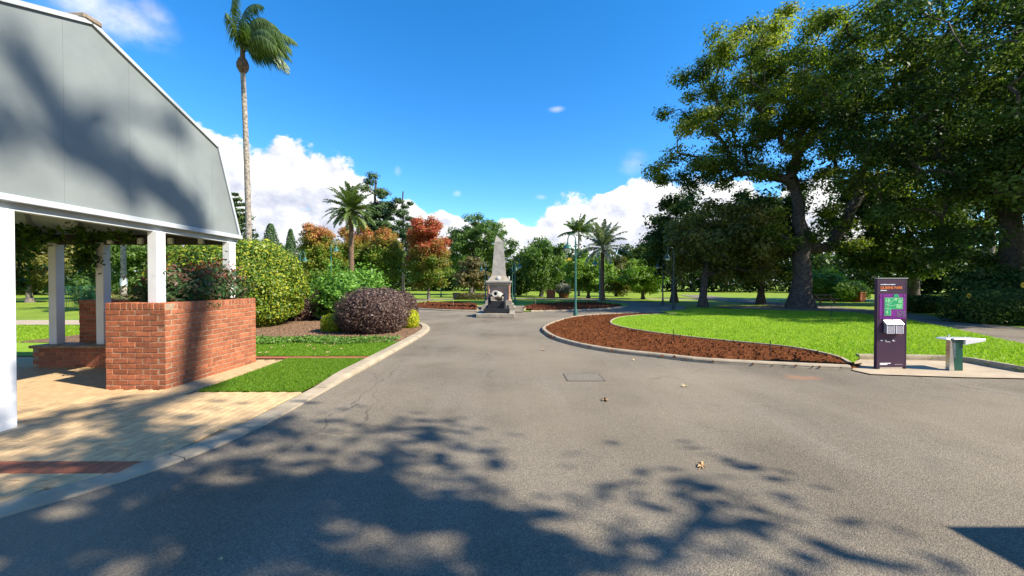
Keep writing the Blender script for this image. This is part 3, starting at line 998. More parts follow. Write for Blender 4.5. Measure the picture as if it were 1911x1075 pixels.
# ------------------------------------------------------------------ kerbs
def kerb_run(name, line, w, h, mat, seg=2.6, side=1, gap=0.012, lean=0.35, ramp=None):
    """kerb stones swept along a line; side=+1 puts the kerb to the left of the running direction"""
    root = empty(name)
    root['kind'] = 'structure'
    P = [Vector((p[0], p[1], 0)) for p in line]
    # resample
    S = [0.0]
    for a, b in zip(P, P[1:]):
        S.append(S[-1] + (b - a).length)

    def at(s):
        s = min(max(s, 0), S[-1] - 1e-6)
        for i in range(len(P) - 1):
            if S[i + 1] >= s:
                t = (s - S[i]) / max(S[i + 1] - S[i], 1e-6)
                return P[i].lerp(P[i + 1], t), (P[i + 1] - P[i]).normalized()
    nseg = max(1, round(S[-1] / seg))
    L = S[-1] / nseg
    for k in range(nseg):
        s0, s1 = k * L + gap / 2, (k + 1) * L - gap / 2
        m = max(2, int((s1 - s0) / 0.3))
        mb = MB()
        rows = []
        for i in range(m + 1):
            p, d = at(s0 + (s1 - s0) * i / m)
            nrm = Vector((-d.y, d.x, 0)) * side
            hh_ = h
            if ramp:
                f_ = min(1.0, (s0 + (s1 - s0) * i / m) / ramp[1])
                hh_ = ramp[0] + (h - ramp[0]) * f_ * f_ * (3 - 2 * f_)
            prof = [(0.0, -0.06), (0.0, hh_ * 0.45), (w * lean * 0.5, hh_ * 0.9), (w * lean, hh_), (w, hh_), (w, -0.06)]
            rows.append([p + nrm * a + Vector((0, 0, z)) for a, z in prof])
        q = len(rows[0])
        for r_ in rows:
            mb.v += [tuple(x) for x in r_]
        for i in range(m):
            for j in range(q - 1):
                a = i * q + j
                mb.f.append((a, a + 1, a + 1 + q, a + q) if side < 0 else (a, a + q, a + 1 + q, a + 1))
        mb.f.append(tuple(range(q)))
        mb.f.append(tuple(m * q + j for j in range(q))[::-1])
        me = mb.mesh('kerb_stone', True)
        bm = bmesh.new(); bm.from_mesh(me); bmesh.ops.recalc_face_normals(bm, faces=bm.faces[:]); bm.to_mesh(me); bm.free()
        link('kerb_stone', me, mat, root)
    return root


split = next(i for i, p in enumerate(left_kerb) if p[1] > 5.85)
kerb_run('flush_kerb', left_kerb[6:split + 1], 0.27, 0.022, 'concrete', 3.0, 1, 0.008, 0.05)
kerb_run('kerb_left', left_kerb[split:], 0.27, 0.085, 'concrete', 3.2, 1, ramp=(0.024, 0.9))
kerb_run('kerb_island', isl_outer, 0.14, 0.095, 'concrete', 2.8, 1)
kerb_run('lawn_edging', isl_inner, 0.07, 0.085, 'concrete', 2.4, -1, lean=0.1)
kerb_run('pad_kerb', pad_back[1:], 0.10, 0.13, 'concrete', 3.0, 1, lean=0.2)
kerb_run('kerb_ring_right', [ring_pt(RING_IN, a) for a in range(7, 66, 3)], 0.14, 0.085, 'concrete', 2.5, 1)
kerb_run('kerb_ring_left', [ring_pt(RING_IN, a) for a in range(-64, -10, 3)], 0.14, 0.085, 'concrete', 2.5, 1)
kerb_run('path_kerb_left', [(-2.05, 23.9), (-2.35, 26.0), (-2.75, 29.0)], 0.14, 0.14, 'concrete', 2.5, 1)
kerb_run('path_kerb_right', [(0.62, 23.9), (0.95, 26.0), (1.5, 29.0)], 0.14, 0.14, 'concrete', 2.5, -1)

# ------------------------------------------------------------------ paving under and before the pavilion
rng0 = np.random.default_rng(5)
paving = sheet('paving', [(-13.5, 0.2), (-5.6, 0.2), (-4.35, 2.0)] + [(x - 0.26, y) for x, y in left_kerb if 2.3 < y < 5.9] +
               [(-3.22, 5.93), (-4.88, 5.96), (-4.98, 8.56), (-6.6, 8.56), (-6.6, 9.25), (-13.5, 9.25)], 0.008, 'joint_sand')
pv_poly = [(-13.5, 0.2), (-5.6, 0.2), (-4.35, 2.0)] + [(x - 0.28, y) for x, y in left_kerb if 2.3 < y < 5.9] + \
          [(-3.24, 5.90), (-4.90, 5.93), (-5.0, 8.53), (-6.55, 8.53), (-6.55, 9.2), (-13.5, 9.2)]


def chamfer_mesh(name, sx, sy, sz, b, rng, jit=0.0):
    mb = MB()
    mb.box(-sx / 2, -sy / 2, -sz / 2, sx / 2, sy / 2, sz / 2)
    if jit:
        mb.v = [tuple(c + rng.normal() * jit for c in v) for v in mb.v]
    me = mb.mesh(name)
    bm = bmesh.new(); bm.from_mesh(me)
    bmesh.ops.bevel(bm, geom=bm.edges[:], offset=b, segments=1, affect='EDGES', clamp_overlap=True)
    bm.to_mesh(me); bm.free()
    return me


PL, PW = 0.232, 0.116
pv_meshes = [chamfer_mesh('paver', PW - 0.005, PL - 0.005, 0.05, 0.004, rng0, 0.0006) for _ in range(4)]
rd_meshes = [chamfer_mesh('red_paver', PW - 0.005, PL - 0.005, 0.05, 0.004, rng0, 0.0006) for _ in range(3)]
for me in pv_meshes:
    me.materials.append(M['paver'])
for me in rd_meshes:
    me.materials.append(M['paver_red'])
spots = []
xs = np.arange(-13.4, -2.9, PW)
for i, x in enumerate(xs):
    for y in np.arange(0.25 + (PL / 2 if i % 2 else 0), 9.2, PL):
        spots.append((x, y))
spots = np.array(spots)
ok = np.ones(len(spots), bool)
for dx, dy in ((-1, -1), (1, -1), (1, 1), (-1, 1)):
    ok &= inside(pv_poly, spots[:, 0] + dx * PW / 2 * 0.7, spots[:, 1] + dy * PL / 2 * 0.7)
spots = spots[ok]
red = (np.abs(spots[:, 1] - 3.5) < PL * 0.5) & (spots[:, 0] < -3.0)
# red header course: one straight row
redrow = [(x, 3.5) for x in xs if inside(pv_poly, np.array([x - 0.04]), np.array([3.5]))[0]]
clash = (np.abs(spots[:, 1] - 3.5) < PL * 0.98)
near_cut = spots[clash]
spots = spots[~clash]
# the planter, bench and post feet cover some
cov_ = ((spots[:, 0] > -6.40) & (spots[:, 0] < -5.52) & (spots[:, 1] > 6.15) & (spots[:, 1] < 8.2))
spots = spots[~cov_]
vis = (np.abs(spots[:, 0]) / np.maximum(spots[:, 1], 0.1) < 1.36)
dist = np.hypot(spots[:, 0], spots[:, 1])
order = np.lexsort((dist, ~vis))
n_ind = 262
for j, k in enumerate(order[:n_ind]):
    x, y = spots[k]
    ob = link('paver', pv_meshes[j % 4], None, paving, (x, y, -0.003 + 0.0012 * rng0.normal()), (rng0.normal() * 0.004, rng0.normal() * 0.004, rng0.normal() * 0.006))
rest = MB()
for k in order[n_ind:]:
    x, y = spots[k]
    z = 0.022 + 0.001 * rng0.normal()
    a, b = PW / 2 - 0.003, PL / 2 - 0.003
    rest.box(x - a, y - b, -0.02, x + a, y + b, z)
o = rest.build('paver_field', 'paver', paving)
o['kind'] = 'stuff'
for j, (x, y) in enumerate(redrow):
    if x > -7.8:
        link('red_paver', rd_meshes[j % 3], None, paving, (x, y, -0.002), (0, 0, rng0.normal() * 0.006))
# fill strips either side of the red row
fill = MB()
for x in xs:
    for (ya, yb) in ((3.5 - PL * 0.98 - 0.115, 3.5 - PL / 2 - 0.004), (3.5 + PL / 2 + 0.004, 3.5 + PL * 0.98 + 0.115)):
        # cut bricks against the course, kept only where no whole paver lies
        col = spots[np.abs(spots[:, 0] - x) < 0.02]
        lo, hi = ya, yb
        for (cx_, cy_) in col:
            if cy_ < 3.5 and cy_ + PL / 2 > lo and ya < 3.4:
                lo = max(lo, cy_ + PL / 2 + 0.003)
            if cy_ > 3.5 and cy_ - PL / 2 < hi and ya > 3.5:
                hi = min(hi, cy_ - PL / 2 - 0.003)
        if hi - lo > 0.02 and inside(pv_poly, np.array([x]), np.array([(lo + hi) / 2]))[0]:
            fill.box(x - PW / 2 + 0.003, lo, -0.02, x + PW / 2 - 0.003, hi, 0.0215)
for x in xs:
    if -4.86 < x < -3.26:
        col = spots[(np.abs(spots[:, 0] - x) < 0.02) & (spots[:, 1] < 6.0)]
        lo = col[:, 1].max() + PL / 2 + 0.003 if len(col) else 5.6
        if 0.02 < 5.945 - lo < 0.4:
            fill.box(x - PW / 2 + 0.003, lo, -0.02, x + PW / 2 - 0.003, 5.945, 0.0215)
o = fill.build('cut_paver', 'paver', paving)
o['kind'] = 'stuff'

# ------------------------------------------------------------------ marks on the road
sp = MB()
x0, y0 = G(1060, 711)
x1, y1 = G(1128, 711)
x2, y2 = G(1133, 698)
cover = empty('service_cover', ((x0 + x1) / 2, (y0 + y2) / 2, 0))
tag(cover, 'rectangular asphalt-filled service cover set in the grey road', 'cover')
w_, d_ = (x1 - x0) / 2, (y2 - y0) / 2
b = MB(); b.box(-w_, -d_, -0.02, w_, d_, 0.006); b.build('plate', 'patch_asphalt', cover)
for (xa, ya, xb, yb) in ((-w_ - .02, -d_ - .02, w_ + .02, -d_), (-w_ - .02, d_, w_ + .02, d_ + .02), (-w_ - .02, -d_, -w_, d_), (w_, -d_, w_ + .02, d_)):
    b = MB(); b.box(xa, ya, -0.02, xb, yb, 0.004); b.build('joint', 'joint_dark', cover)

# ================================================================== PAVILION
PX = -5.75                         # plane of the gable that faces the road
PB = -11.6
gam = [(2.47, 2.72), (3.04, 4.37), (5.30, 5.26), (7.56, 4.37), (8.13, 2.72)]
pav = empty('pavilion', (PX, 5.3, 0))
tag(pav, 'open park pavilion with white posts and pale grey barn-shaped gable, beside the road', 'pavilion')


def pp(mb, name, mat, parent=pav, **k):
    mb.v = [(x - PX, y - 5.3, z) for x, y, z in mb.v]
    return mb.build(name, mat, parent, **k)


def clip_poly(poly, y0, y1):
    def cl(P, keep, yv):
        out = []
        for i in range(len(P)):
            a, b = P[i], P[(i + 1) % len(P)]
            if keep(a):
                out.append(a)
            if keep(a) != keep(b):
                t = (yv - a[0]) / (b[0] - a[0])
                out.append((yv, a[1] + (b[1] - a[1]) * t))
        return out
    return cl(cl(poly, lambda p: p[0] >= y0, y0), lambda p: p[0] <= y1, y1)


seams = [2.47, 3.32, 4.15, 4.97, 5.82, 6.64, 7.42, 8.13]
for xg, sgn in ((PX, 1), (PB, -1)):
    for a, b_ in zip(seams, seams[1:]):
        poly = clip_poly(gam, a + 0.001, b_ - 0.001)
        mb = MB(); mb.prism(poly, 'x', xg - 0.03, xg)
        pp(mb, 'cladding_panel', 'clad')
    for a in seams[1:-1]:
        zt = np.interp(a, [p[0] for p in gam], [p[1] for p in gam])
        mb = MB(); mb.box(xg - 0.034, a - 0.02, 2.74, xg - 0.004 if sgn > 0 else xg - 0.02, a + 0.02, zt - 0.03)
        pp(mb, 'seam_batten', 'clad')
    for (p, q) in zip(gam, gam[1:]):
        mb = MB(); mb.bar((xg + 0.012 * sgn, p[0], p[1]), (xg + 0.012 * sgn, q[0], q[1]), 0.04, 0.05)
        pp(mb, 'barge_board', 'trim_grey')
    mb = MB(); mb.box(xg - 0.05, 2.36, 2.635, xg + 0.035, 8.20, 2.715)
    pp(mb, 'fascia', 'trim_grey', bevel=0.006)
    mb = MB(); mb.box(xg - 0.17, 2.40, 2.545, xg - 0.055, 8.16, 2.66)
    pp(mb, 'tie_beam', 'trim_grey')
mb = MB(); mb.box(PX - 0.30, 5.18, 5.245, PX + 0.05, 5.42, 5.325)
pp(mb, 'ridge_cap', 'ridge_brown', bevel=0.02)
for i, (p, q) in enumerate(zip(gam, gam[1:])):
    n_ = Vector((0, -(q[1] - p[1]), q[0] - p[0])).normalized()
    poly = [(p[0], p[1]), (q[0], q[1]), (q[0] + n_.y * 0.05, q[1] + n_.z * 0.05), (p[0] + n_.y * 0.05, p[1] + n_.z * 0.05)]
    mb = MB(); mb.prism(poly, 'x', PB, PX - 0.035)
    pp(mb, 'roof_slope', 'roof_metal')
    poly = [(p[0] - n_.y * 0.004, p[1] - n_.z * 0.004), (q[0] - n_.y * 0.004, q[1] - n_.z * 0.004), (q[0] - n_.y * 0.014, q[1] - n_.z * 0.014), (p[0] - n_.y * 0.014, p[1] - n_.z * 0.014)]
    mb = MB(); mb.prism(poly, 'x', PB + 0.04, PX - 0.04)
    pp(mb, 'ceiling_lining', 'under_roof')
    for x in np.arange(PB + 0.6, PX - 0.3, 1.02):
        mb = MB(); mb.bar((x, p[0] - n_.y * 0.06, p[1] - n_.z * 0.06), (x, q[0] - n_.y * 0.06, q[1] - n_.z * 0.06), 0.05, 0.09)
        pp(mb, 'rafter', 'trim_grey')
for y in (2.62, 7.98):
    mb = MB(); mb.box(PB + 0.1, y - 0.05, 2.50, PX - 0.20, y + 0.05, 2.70)
    pp(mb, 'eave_beam', 'dark_beam')
    for x in np.arange(PB + 0.9, PX - 0.5, 0.62):
        mb = MB(); mb.box(x - 0.05, y - 0.10, 2.51, x + 0.05, y - 0.052, 2.63)
        pp(mb, 'beam_block', 'white_paint')
posts = [(PX - 0.09, 2.60), (PX - 0.075, 4.39), (PX - 0.075, 6.33), (PX - 0.075, 7.95), (-8.45, 7.98), (-9.42, 7.98), (PB + 0.15, 7.98), (PB + 0.15, 2.6), (-8.45, 2.6)]
for (x, y) in posts:
    mb = MB(); mb.box(x - 0.08, y - 0.08, 0.0, x + 0.08, y + 0.08, 2.545)
    pp(mb, 'post', 'white_paint', bevel=0.008)
for (x, y) in posts[:3]:
    mb = MB(); mb.prism([(y + 0.097, 2.10), (y + 0.097, 2.22), (y + 0.42, 2.54), (y + 0.30, 2.54)], 'x', x - 0.03, x + 0.03)
for (x, y) in posts[:2] + posts[5:]:
    mb = MB(); mb.box(x - 0.17, y - 0.17, 0.0, x + 0.17, y + 0.17, 0.03)
    pp(mb, 'post_footing', 'concrete')
# small notice taped to the near post
nb_ = MB(); nb_.box(PX + 0.006, 4.31, 1.535, PX + 0.012, 4.45, 1.635)
nb_.v = [(x, y, z) for x, y, z in nb_.v]
notice = nb_.build('notice', 'print_white')
tag(notice, 'small white notice with blue print on the nearest pavilion post', 'notice')
# same notice wraps the face towards the road users
nf = MB(); nf.box(PX - 0.15, 4.300, 1.53, PX + 0.006, 4.308, 1.64); nf.build('notice_face', 'print_white', notice)
for z0_, z1_ in ((1.625, 1.638), (1.532, 1.542)):
    q = MB(); q.box(PX - 0.148, 4.296, z0_, PX + 0.0, 4.2995, z1_); q.build('blue_bar', 'print_blue', notice)
for k in range(5):
    q = MB(); q.box(PX - 0.10 + k * 0.018, 4.296, 1.565 + 0.008 * (k % 2), PX - 0.09 + k * 0.018, 4.2995, 1.60 - 0.006 * (k % 3)); q.build('print_mark', 'print_blue', notice)

# ------------------------------------------------------------------ brick planters
BL, BH, BT, RH = 0.24, 0.0855, 0.11, 0.0855
brk = [chamfer_mesh('brick', 0.229, 0.108, 0.0745, 0.006, rng0, 0.0016) for _ in range(6)]
brk_side = [chamfer_mesh('brick', 0.108, 0.229, 0.0745, 0.006, rng0, 0.0016) for _ in range(6)]
brk_half = [chamfer_mesh('brick', 0.108, 0.108, 0.0745, 0.006, rng0, 0.0016) for _ in range(4)]
row_front = [chamfer_mesh('coping_brick', 0.0745, 0.225, 0.108, 0.008, rng0, 0.0016) for _ in range(4)]
row_side = [chamfer_mesh('coping_brick', 0.225, 0.0745, 0.108, 0.008, rng0, 0.0016) for _ in range(4)]
for me in brk + brk_side + brk_half + row_front + row_side:
    me.materials.append(M['brick'])


def put(me_list, root, x, y, z):
    me = me_list[int(rng0.integers(len(me_list)))]
    link(me.name.split('.')[0], me, None, root, (x + rng0.normal() * 0.0012, y + rng0.normal() * 0.0012, z + rng0.normal() * 0.001),
         (rng0.normal() * 0.006, rng0.normal() * 0.006, rng0.normal() * 0.006))


QX0, QX1, QY0, QY1 = -6.437, -5.477, 6.09, 8.25
plan = empty('brick_planter', (0, 0, 0))
tag(plan, 'red brick garden planter with rowlock coping, sunlit beside the paved path', 'planter')
NR = 15
HW = NR * RH
core = MB()
e_ = 0.008
core.box(QX0 + e_, QY0 + e_, 0, QX1 - e_, QY0 + 0.22, HW + 0.10)
core.box(QX0 + e_, QY1 - 0.22, 0, QX1 - e_, QY1 - e_, HW + 0.10)
core.box(QX0 + e_, QY0 + 0.222, 0, QX0 + 0.22, QY1 - 0.222, HW + 0.10)
core.box(QX1 - 0.22, QY0 + 0.222, 0, QX1 - e_, QY1 - 0.222, HW + 0.10)
core.build('mortar', 'mortar', plan)
lf = MB(); lf.quad((QX0, QY0 + 0.12, 0.0), (QX0, QY0 + 0.12, HW), (QX0, QY1, HW), (QX0, QY1, 0.0)); lf.build('rear_face', 'brick_far', plan)
lf = MB(); lf.quad((QX0 + 0.05, QY1 + 0.002, 0.0), (QX0 + 0.05, QY1 + 0.002, HW), (QX1 - 0.12, QY1 + 0.002, HW), (QX1 - 0.12, QY1 + 0.002, 0.0)); lf.build('back_face', 'brick_far', plan)
for r_ in range(NR):
    z = RH * (r_ + 0.5)
    if r_ % 2 == 0:
        for i in range(4):
            put(brk, plan, QX0 + BL * (i + 0.5), QY0 + BT / 2, z)
        for i in range(8):
            put(brk_side, plan, QX1 - BT / 2, QY0 + 0.12 + BL * (i + 0.5), z)
        put(brk_half, plan, QX1 - BT / 2, QY0 + 0.12 + BL * 8.25, z)
    else:
        put(brk_half, plan, QX0 + 0.06, QY0 + BT / 2, z)
        for i in range(3):
            put(brk, plan, QX0 + 0.12 + BL * (i + 0.5), QY0 + BT / 2, z)
        for i in range(9):
            put(brk_side, plan, QX1 - BT / 2, QY0 + BL * (i + 0.5), z)
zc = HW + 0.054
for i in range(11):
    put(row_front, plan, QX0 + 0.0436 + i * 0.0873, QY0 + 0.1125, zc)
for i in range(22):
    put(row_side, plan, QX1 - 0.1125, QY0 + 0.232 + 0.0436 + i * 0.0873, zc)
sl = MB(); sl.box(QX0 + 0.221, QY0 + 0.223, 0.3, QX1 - 0.221, QY1 - 0.223, HW - 0.04); sl.build('soil', 'soil_dark', plan)

wall2 = empty('brick_wall', (0, 0, 0))
tag(wall2, 'shaded dark brick wall under the pavilion roof behind the bench', 'wall')
WX0, WX1, WY = -9.24, -6.48, 8.22
c2 = MB(); c2.box(WX0 + e_, WY + e_, 0, WX1, WY + 0.22, 1.30); c2.build('mortar', 'mortar', wall2)
for r_ in range(15):
    z = RH * (r_ + 0.5)
    off = 0.0 if r_ % 2 else 0.12
    for i in range(11):
        x = WX0 + off + BL * (i + 0.5)
        if x < WX1 - 0.1:
            put(brk, wall2, x, WY + BT / 2, z)
    if r_ % 2 == 0:
        put(brk_half, wall2, WX0 + 0.055, WY + BT / 2, z)
cp = MB(); cp.box(WX0 - 0.01, WY - 0.01, 1.302, WX1, WY + 0.235, 1.345); cp.build('coping', 'brick', wall2, bevel=0.01)

bench = empty('brick_bench', (0, 0, 0))
tag(bench, 'low brick bench with timber seat in the pavilion shade', 'bench')
BX0, BX1, BY = -9.62, -7.2, 7.72
c3 = MB(); c3.box(BX0 + e_, BY + e_, 0, BX1, BY + 0.45, 0.40); c3.build('mortar', 'mortar', bench)
for r_ in range(5):
    off = 0.0 if r_ % 2 else 0.12
    for i in range(10):
        x = BX0 + off + BL * (i + 0.5)
        if x < BX1 - 0.1:
            put(brk, bench, x, BY + BT / 2, RH * 0.93 * (r_ + 0.5))
st_ = MB(); st_.box(BX0 - 0.03, BY - 0.04, 0.402, BX1, BY + 0.47, 0.455); st_.build('seat', 'timber', bench, bevel=0.008)

# plants in the planter and vines on the pavilion
shrub('nandina_shrub', 'feathery green nandina with red tips growing from the brick planter', (-5.98, 7.42), (0.50, 0.85), 1.98, 'lf_nandina', 31, 6500, 0.075,
      z0=1.22, rough=0.16, spiky=0.22, top=('lf_nandina_red', 1.72, 0.30), core=0.7, aspect=0.4)
shrub('dark_fern_shrub', 'dark fine-leaved plant behind the middle pavilion post', (-6.25, 6.75), (0.28, 0.32), 1.78, 'lf_nandina', 32, 1800, 0.07,
      z0=1.22, rough=0.2, spiky=0.3, core=0.6, aspect=0.35)


def vine(label, pts, seed, n=900, r=0.22, ls=0.11):
    rng = np.random.default_rng(seed)
    root = empty('climbing_vine', pts[0])
    b = MB()
    base = Vector(pts[0])
    b.tube([Vector(p) - base for p in pts], [0.02] * len(pts), 5)
    b.build('stem', 'bark', root)
    P = np.array([tuple(Vector(p) - base) for p in pts])
    k = rng.integers(0, len(P) - 1, n)
    t = rng.random((n, 1))
    Q = P[k] * (1 - t) + P[k + 1] * t + rng.normal(size=(n, 3)) * r * (0.5 + 0.7 * rng.random((n, 1)))
    V, q = leaves(rng, Q, ls, None, 0.3, 0.6)
    link('leaves', quads_mesh('leaves', V, q, 'lf_vine'), None, root)
    tag(root, label, 'vine', None)


vine('leafy vine trailing down beside the near pavilion post', [AT(30, 440, 7.9), AT(40, 470, 7.85), AT(32, 510, 7.8), AT(28, 540, 7.8)], 41, 420, 0.13)
vine('vine bunched on the dark beam left of the rear post', [AT(30, 432, 7.8), AT(62, 440, 7.8), AT(98, 446, 7.8)], 42, 300, 0.10)
vine('vine hanging low from the middle of the dark beam', [AT(140, 430, 7.85), AT(160, 450, 7.8), AT(165, 480, 7.8), AT(160, 500, 7.8)], 43, 420, 0.11)
vine('thin vine creeping along the right end of the dark beam', [AT(180, 440, 7.8), AT(215, 440, 7.8), AT(245, 446, 7.8)], 44, 160, 0.06)

# ================================================================== MONUMENT, CANNON, LAMPS, SIGN
ob = empty('obelisk_monument', (-0.87, 25.9, 0))
tag(ob, 'pale stone obelisk memorial on a square pedestal with pink granite columns', 'monument')


def obx(n, m, x0, y0, z0, x1, y1, z1, bev=0.01):
    b = MB(); b.box(x0, y0, z0, x1, y1, z1)
    return b.build(n, m, ob, bevel=bev)


obx('step', 'stone_pale', -1.10, -1.10, 0.03, 1.10, 1.10, 0.20)
obx('step', 'stone_pale', -0.98, -0.98, 0.20, 0.98, 0.98, 0.38)
obx('plinth', 'stone_pale', -0.86, -0.86, 0.38, 0.86, 0.86, 0.62)
obx('die', 'stone', -0.58, -0.58, 0.62, 0.58, 0.58, 1.62)
for i, (x, y) in enumerate(((-.67, -.67), (.67, -.67), (.67, .67), (-.67, .67))):
    b = MB(); b.lathe([(0.115, 0.62), (0.115, 0.68), (0.092, 0.70), (0.085, 1.50), (0.115, 1.54), (0.115, 1.62)], 14, (x, y, 0)); b.build('column', 'stone_pink', ob, smooth=True)
b = MB(); b.box(-0.36, -0.60, 0.72, 0.36, -0.583, 1.40); b.build('inscription_panel', 'stone_pink', ob, bevel=0.006)
obx('entablature', 'stone_pale', -0.80, -0.80, 1.62, 0.80, 0.80, 1.76)
obx('cornice', 'stone', -0.86, -0.86, 1.76, 0.86, 0.86, 1.90, 0.03)
b = MB()
n0 = len(b.v)
b.v += [(-.72, -.72, 1.90), (.72, -.72, 1.90), (.72, .72, 1.90), (-.72, .72, 1.90), (-.45, -.45, 2.28), (.45, -.45, 2.28), (.45, .45, 2.28), (-.45, .45, 2.28)]
for q in ((0, 3, 2, 1), (4, 5, 6, 7), (0, 1, 5, 4), (1, 2, 6, 5), (2, 3, 7, 6), (3, 0, 4, 7)):
    b.f.append(q)
b.build('pedestal_cap', 'stone_pale', ob)
for i, (x, y, rz) in enumerate(((0, -.74, 0), (.74, 0, 1), (-.74, 0, 1))):
    b = MB(); b.lathe([(0.13, -0.02), (0.13, 0.03), (0.07, 0.05)], 16)
    b.v = [(v[0], -v[2], v[1]) for v in b.v] if rz == 0 else [(v[2] * (1 if x > 0 else -1), v[0], v[1]) for v in b.v]
    b.build('medallion', 'marble', ob, loc=(x * 0.9, y * 0.9, 2.07))
b = MB()
w0, w1 = 0.46, 0.275
zs = [2.28, 3.3, 4.50]
ws = [w0, (w0 + w1) / 2 + 0.01, w1]
for z, w in zip(zs, ws):
    b.v += [(-w, -w, z), (w, -w, z), (w, w, z), (-w, w, z)]
b.v.append((-0.17, -0.1, 4.95))
for i in range(2):
    for j in range(4):
        a, c = i * 4 + j, i * 4 + (j + 1) % 4
        b.f.append((a, c, c + 4, a + 4))
for j in range(4):
    b.f.append((8 + j, 8 + (j + 1) % 4, 12))
b.build('shaft', 'stone', ob)

# cannon on its plinth
pl = G(927, 590)
can = empty('cannon', (pl[0] + 0.02, 20.25, 0), 0)
tag(can, 'old muzzle-loading cannon with pale barrel on black iron carriage before the obelisk', 'cannon')
pln = MB(); pln.box(-0.98, -0.95, 0.0, 0.98, 1.25, 0.20)
plinth = pln.build('cannon_plinth', 'stone_pale', None, bevel=0.02, loc=(pl[0] - 0.03, 20.25, 0))
tag(plinth, 'low pale stone plinth under the black cannon', 'plinth')
zb = 0.20
for s in (-1, 1):
    b = MB()
    b.prism([(-0.62, zb + 0.16), (0.85, zb + 0.16), (0.95, zb + 0.42), (0.55, zb + 0.66), (0.25, zb + 0.90), (-0.15, zb + 0.98), (-0.42, zb + 0.72), (-0.60, zb + 0.55)],
            'x', s * 0.40 - 0.05, s * 0.40 + 0.05)
    b.build('carriage_cheek', 'iron_black', can, bevel=0.01)
    for y in (-0.50, 0.70):
        b = MB(); b.lathe([(0.17, -0.05), (0.17, 0.05)], 18); b.v = [(v[2], v[0], v[1]) for v in b.v]
        w = b.build('truck_wheel', 'iron_black', can, loc=(s * 0.55, y, zb + 0.17))
        b = MB(); b.lathe([(0.05, -0.08), (0.05, 0.08)], 10); b.v = [(v[2], v[0], v[1]) for v in b.v]; b.build('hub', 'iron_black', w)
b = MB(); b.box(-0.66, -0.74, zb + 0.02, 0.66, -0.62, zb + 0.24); b.build('front_transom', 'iron_black', can, bevel=0.01)
b = MB(); b.box(-0.345, -0.45, zb + 0.16, 0.345, -0.35, zb + 0.62); b.build('cross_member', 'iron_black', can, bevel=0.01)
b = MB(); b.box(-0.345, 0.30, zb + 0.16, 0.345, 0.42, zb + 0.58); b.build('cross_member', 'iron_black', can, bevel=0.01)
for s in (-1, 1):
    b = MB(); b.bar((s * 0.62, -0.85, zb + 0.05), (s * 0.62, 1.1, zb + 0.05), 0.08, 0.08); b.build('slide_rail', 'iron_black', can)
b = MB()
b.lathe([(0.10, -1.02), (0.26, -0.95), (0.29, -0.85), (0.285, -0.30), (0.265, -0.28), (0.25, 0.18), (0.225, 0.20), (0.19, 0.72), (0.175, 0.80), (0.20, 0.86), (0.215, 0.94), (0.205, 1.02), (0.135, 1.025),
         (0.105, 1.02), (0.105, 0.70)], 28)
b.v = [(v[0], -v[2], v[1]) for v in b.v]
bar_ = b.build('barrel', 'gun_cream', can, smooth=True, loc=(0.03, 0.12, zb + 0.88), rot=(R(-7), 0, R(-5)))
bar_.scale = (0.84, 1.0, 0.84)
b = MB(); b.lathe([(0.104, 0.72), (0.104, 0.725)], 24); b.v = [(v[0], -v[2], v[1]) for v in b.v]; b.build('bore', 'iron_black', bar_)
b = MB(); b.lathe([(0.07, -0.46), (0.07, 0.46)], 12); b.v = [(v[2], v[0], v[1]) for v in b.v]; b.build('trunnion', 'iron_black', bar_)
b = MB(); b.lathe([(0.03, 1.0), (0.07, 1.06), (0.09, 1.12), (0.05, 1.2)], 12); b.v = [(v[0], v[2], v[1]) for v in b.v]; b.build('cascabel', 'iron_black', bar_)


# street lamps ----------------------------------------------------
def lamp_meshes(h, mat):
    post = MB()
    post.lathe([(0.11, 0.0), (0.11, 0.25), (0.085, 0.32), (0.065, 0.5), (0.06, 0.52), (0.048, h * 0.62), (0.04, h - 0.55)], 12)
    arm = MB()
    pts = []
    for i in range(13):
        a = math.pi * i / 12
        pts.append((-0.20 + 0.20 * math.cos(a), 0, h - 0.56 + 0.05 + 0.33 * math.sin(a) + (0.0 if i else -0.06)))
    pts.append((-0.40, 0, h - 0.62))
    arm.tube(pts, [0.028] * len(pts), 8)
    arm.tube([(0, 0, h - 0.9), (0.17, 0, h - 0.72)], [0.015, 0.015], 6)
    shade = MB()
    shade.lathe([(0.04, h - 0.60), (0.06, h - 0.66), (0.07, h - 0.72), (0.15, h - 0.80), (0.23, h - 0.90), (0.235, h - 0.93), (0.20, h - 0.925)], 16, (-0.40, 0, 0))
    gl = MB()
    gl.lathe([(0.17, h - 0.932), (0.16, h - 0.99), (0.10, h - 1.05), (0.02, h - 1.07)], 14, (-0.40, 0, 0))
    return [('pole', post, mat), ('swan_neck_arm', arm, mat), ('bell_shade', shade, mat), ('lamp_glass', gl, 'lamp_glass')]


def lamp(px, D, h, label, mat='lamp_green', rz=0.0):
    x = (px - CX) / FPX * D
    root = empty('street_lamp', (x, D, 0.0), rz)
    for nm, b, mt in lamp_meshes(h, mat):
        b.build(nm, mt, root, smooth=True)
    tag(root, label, 'lamp', 'green swan-neck park lamps')
    return root


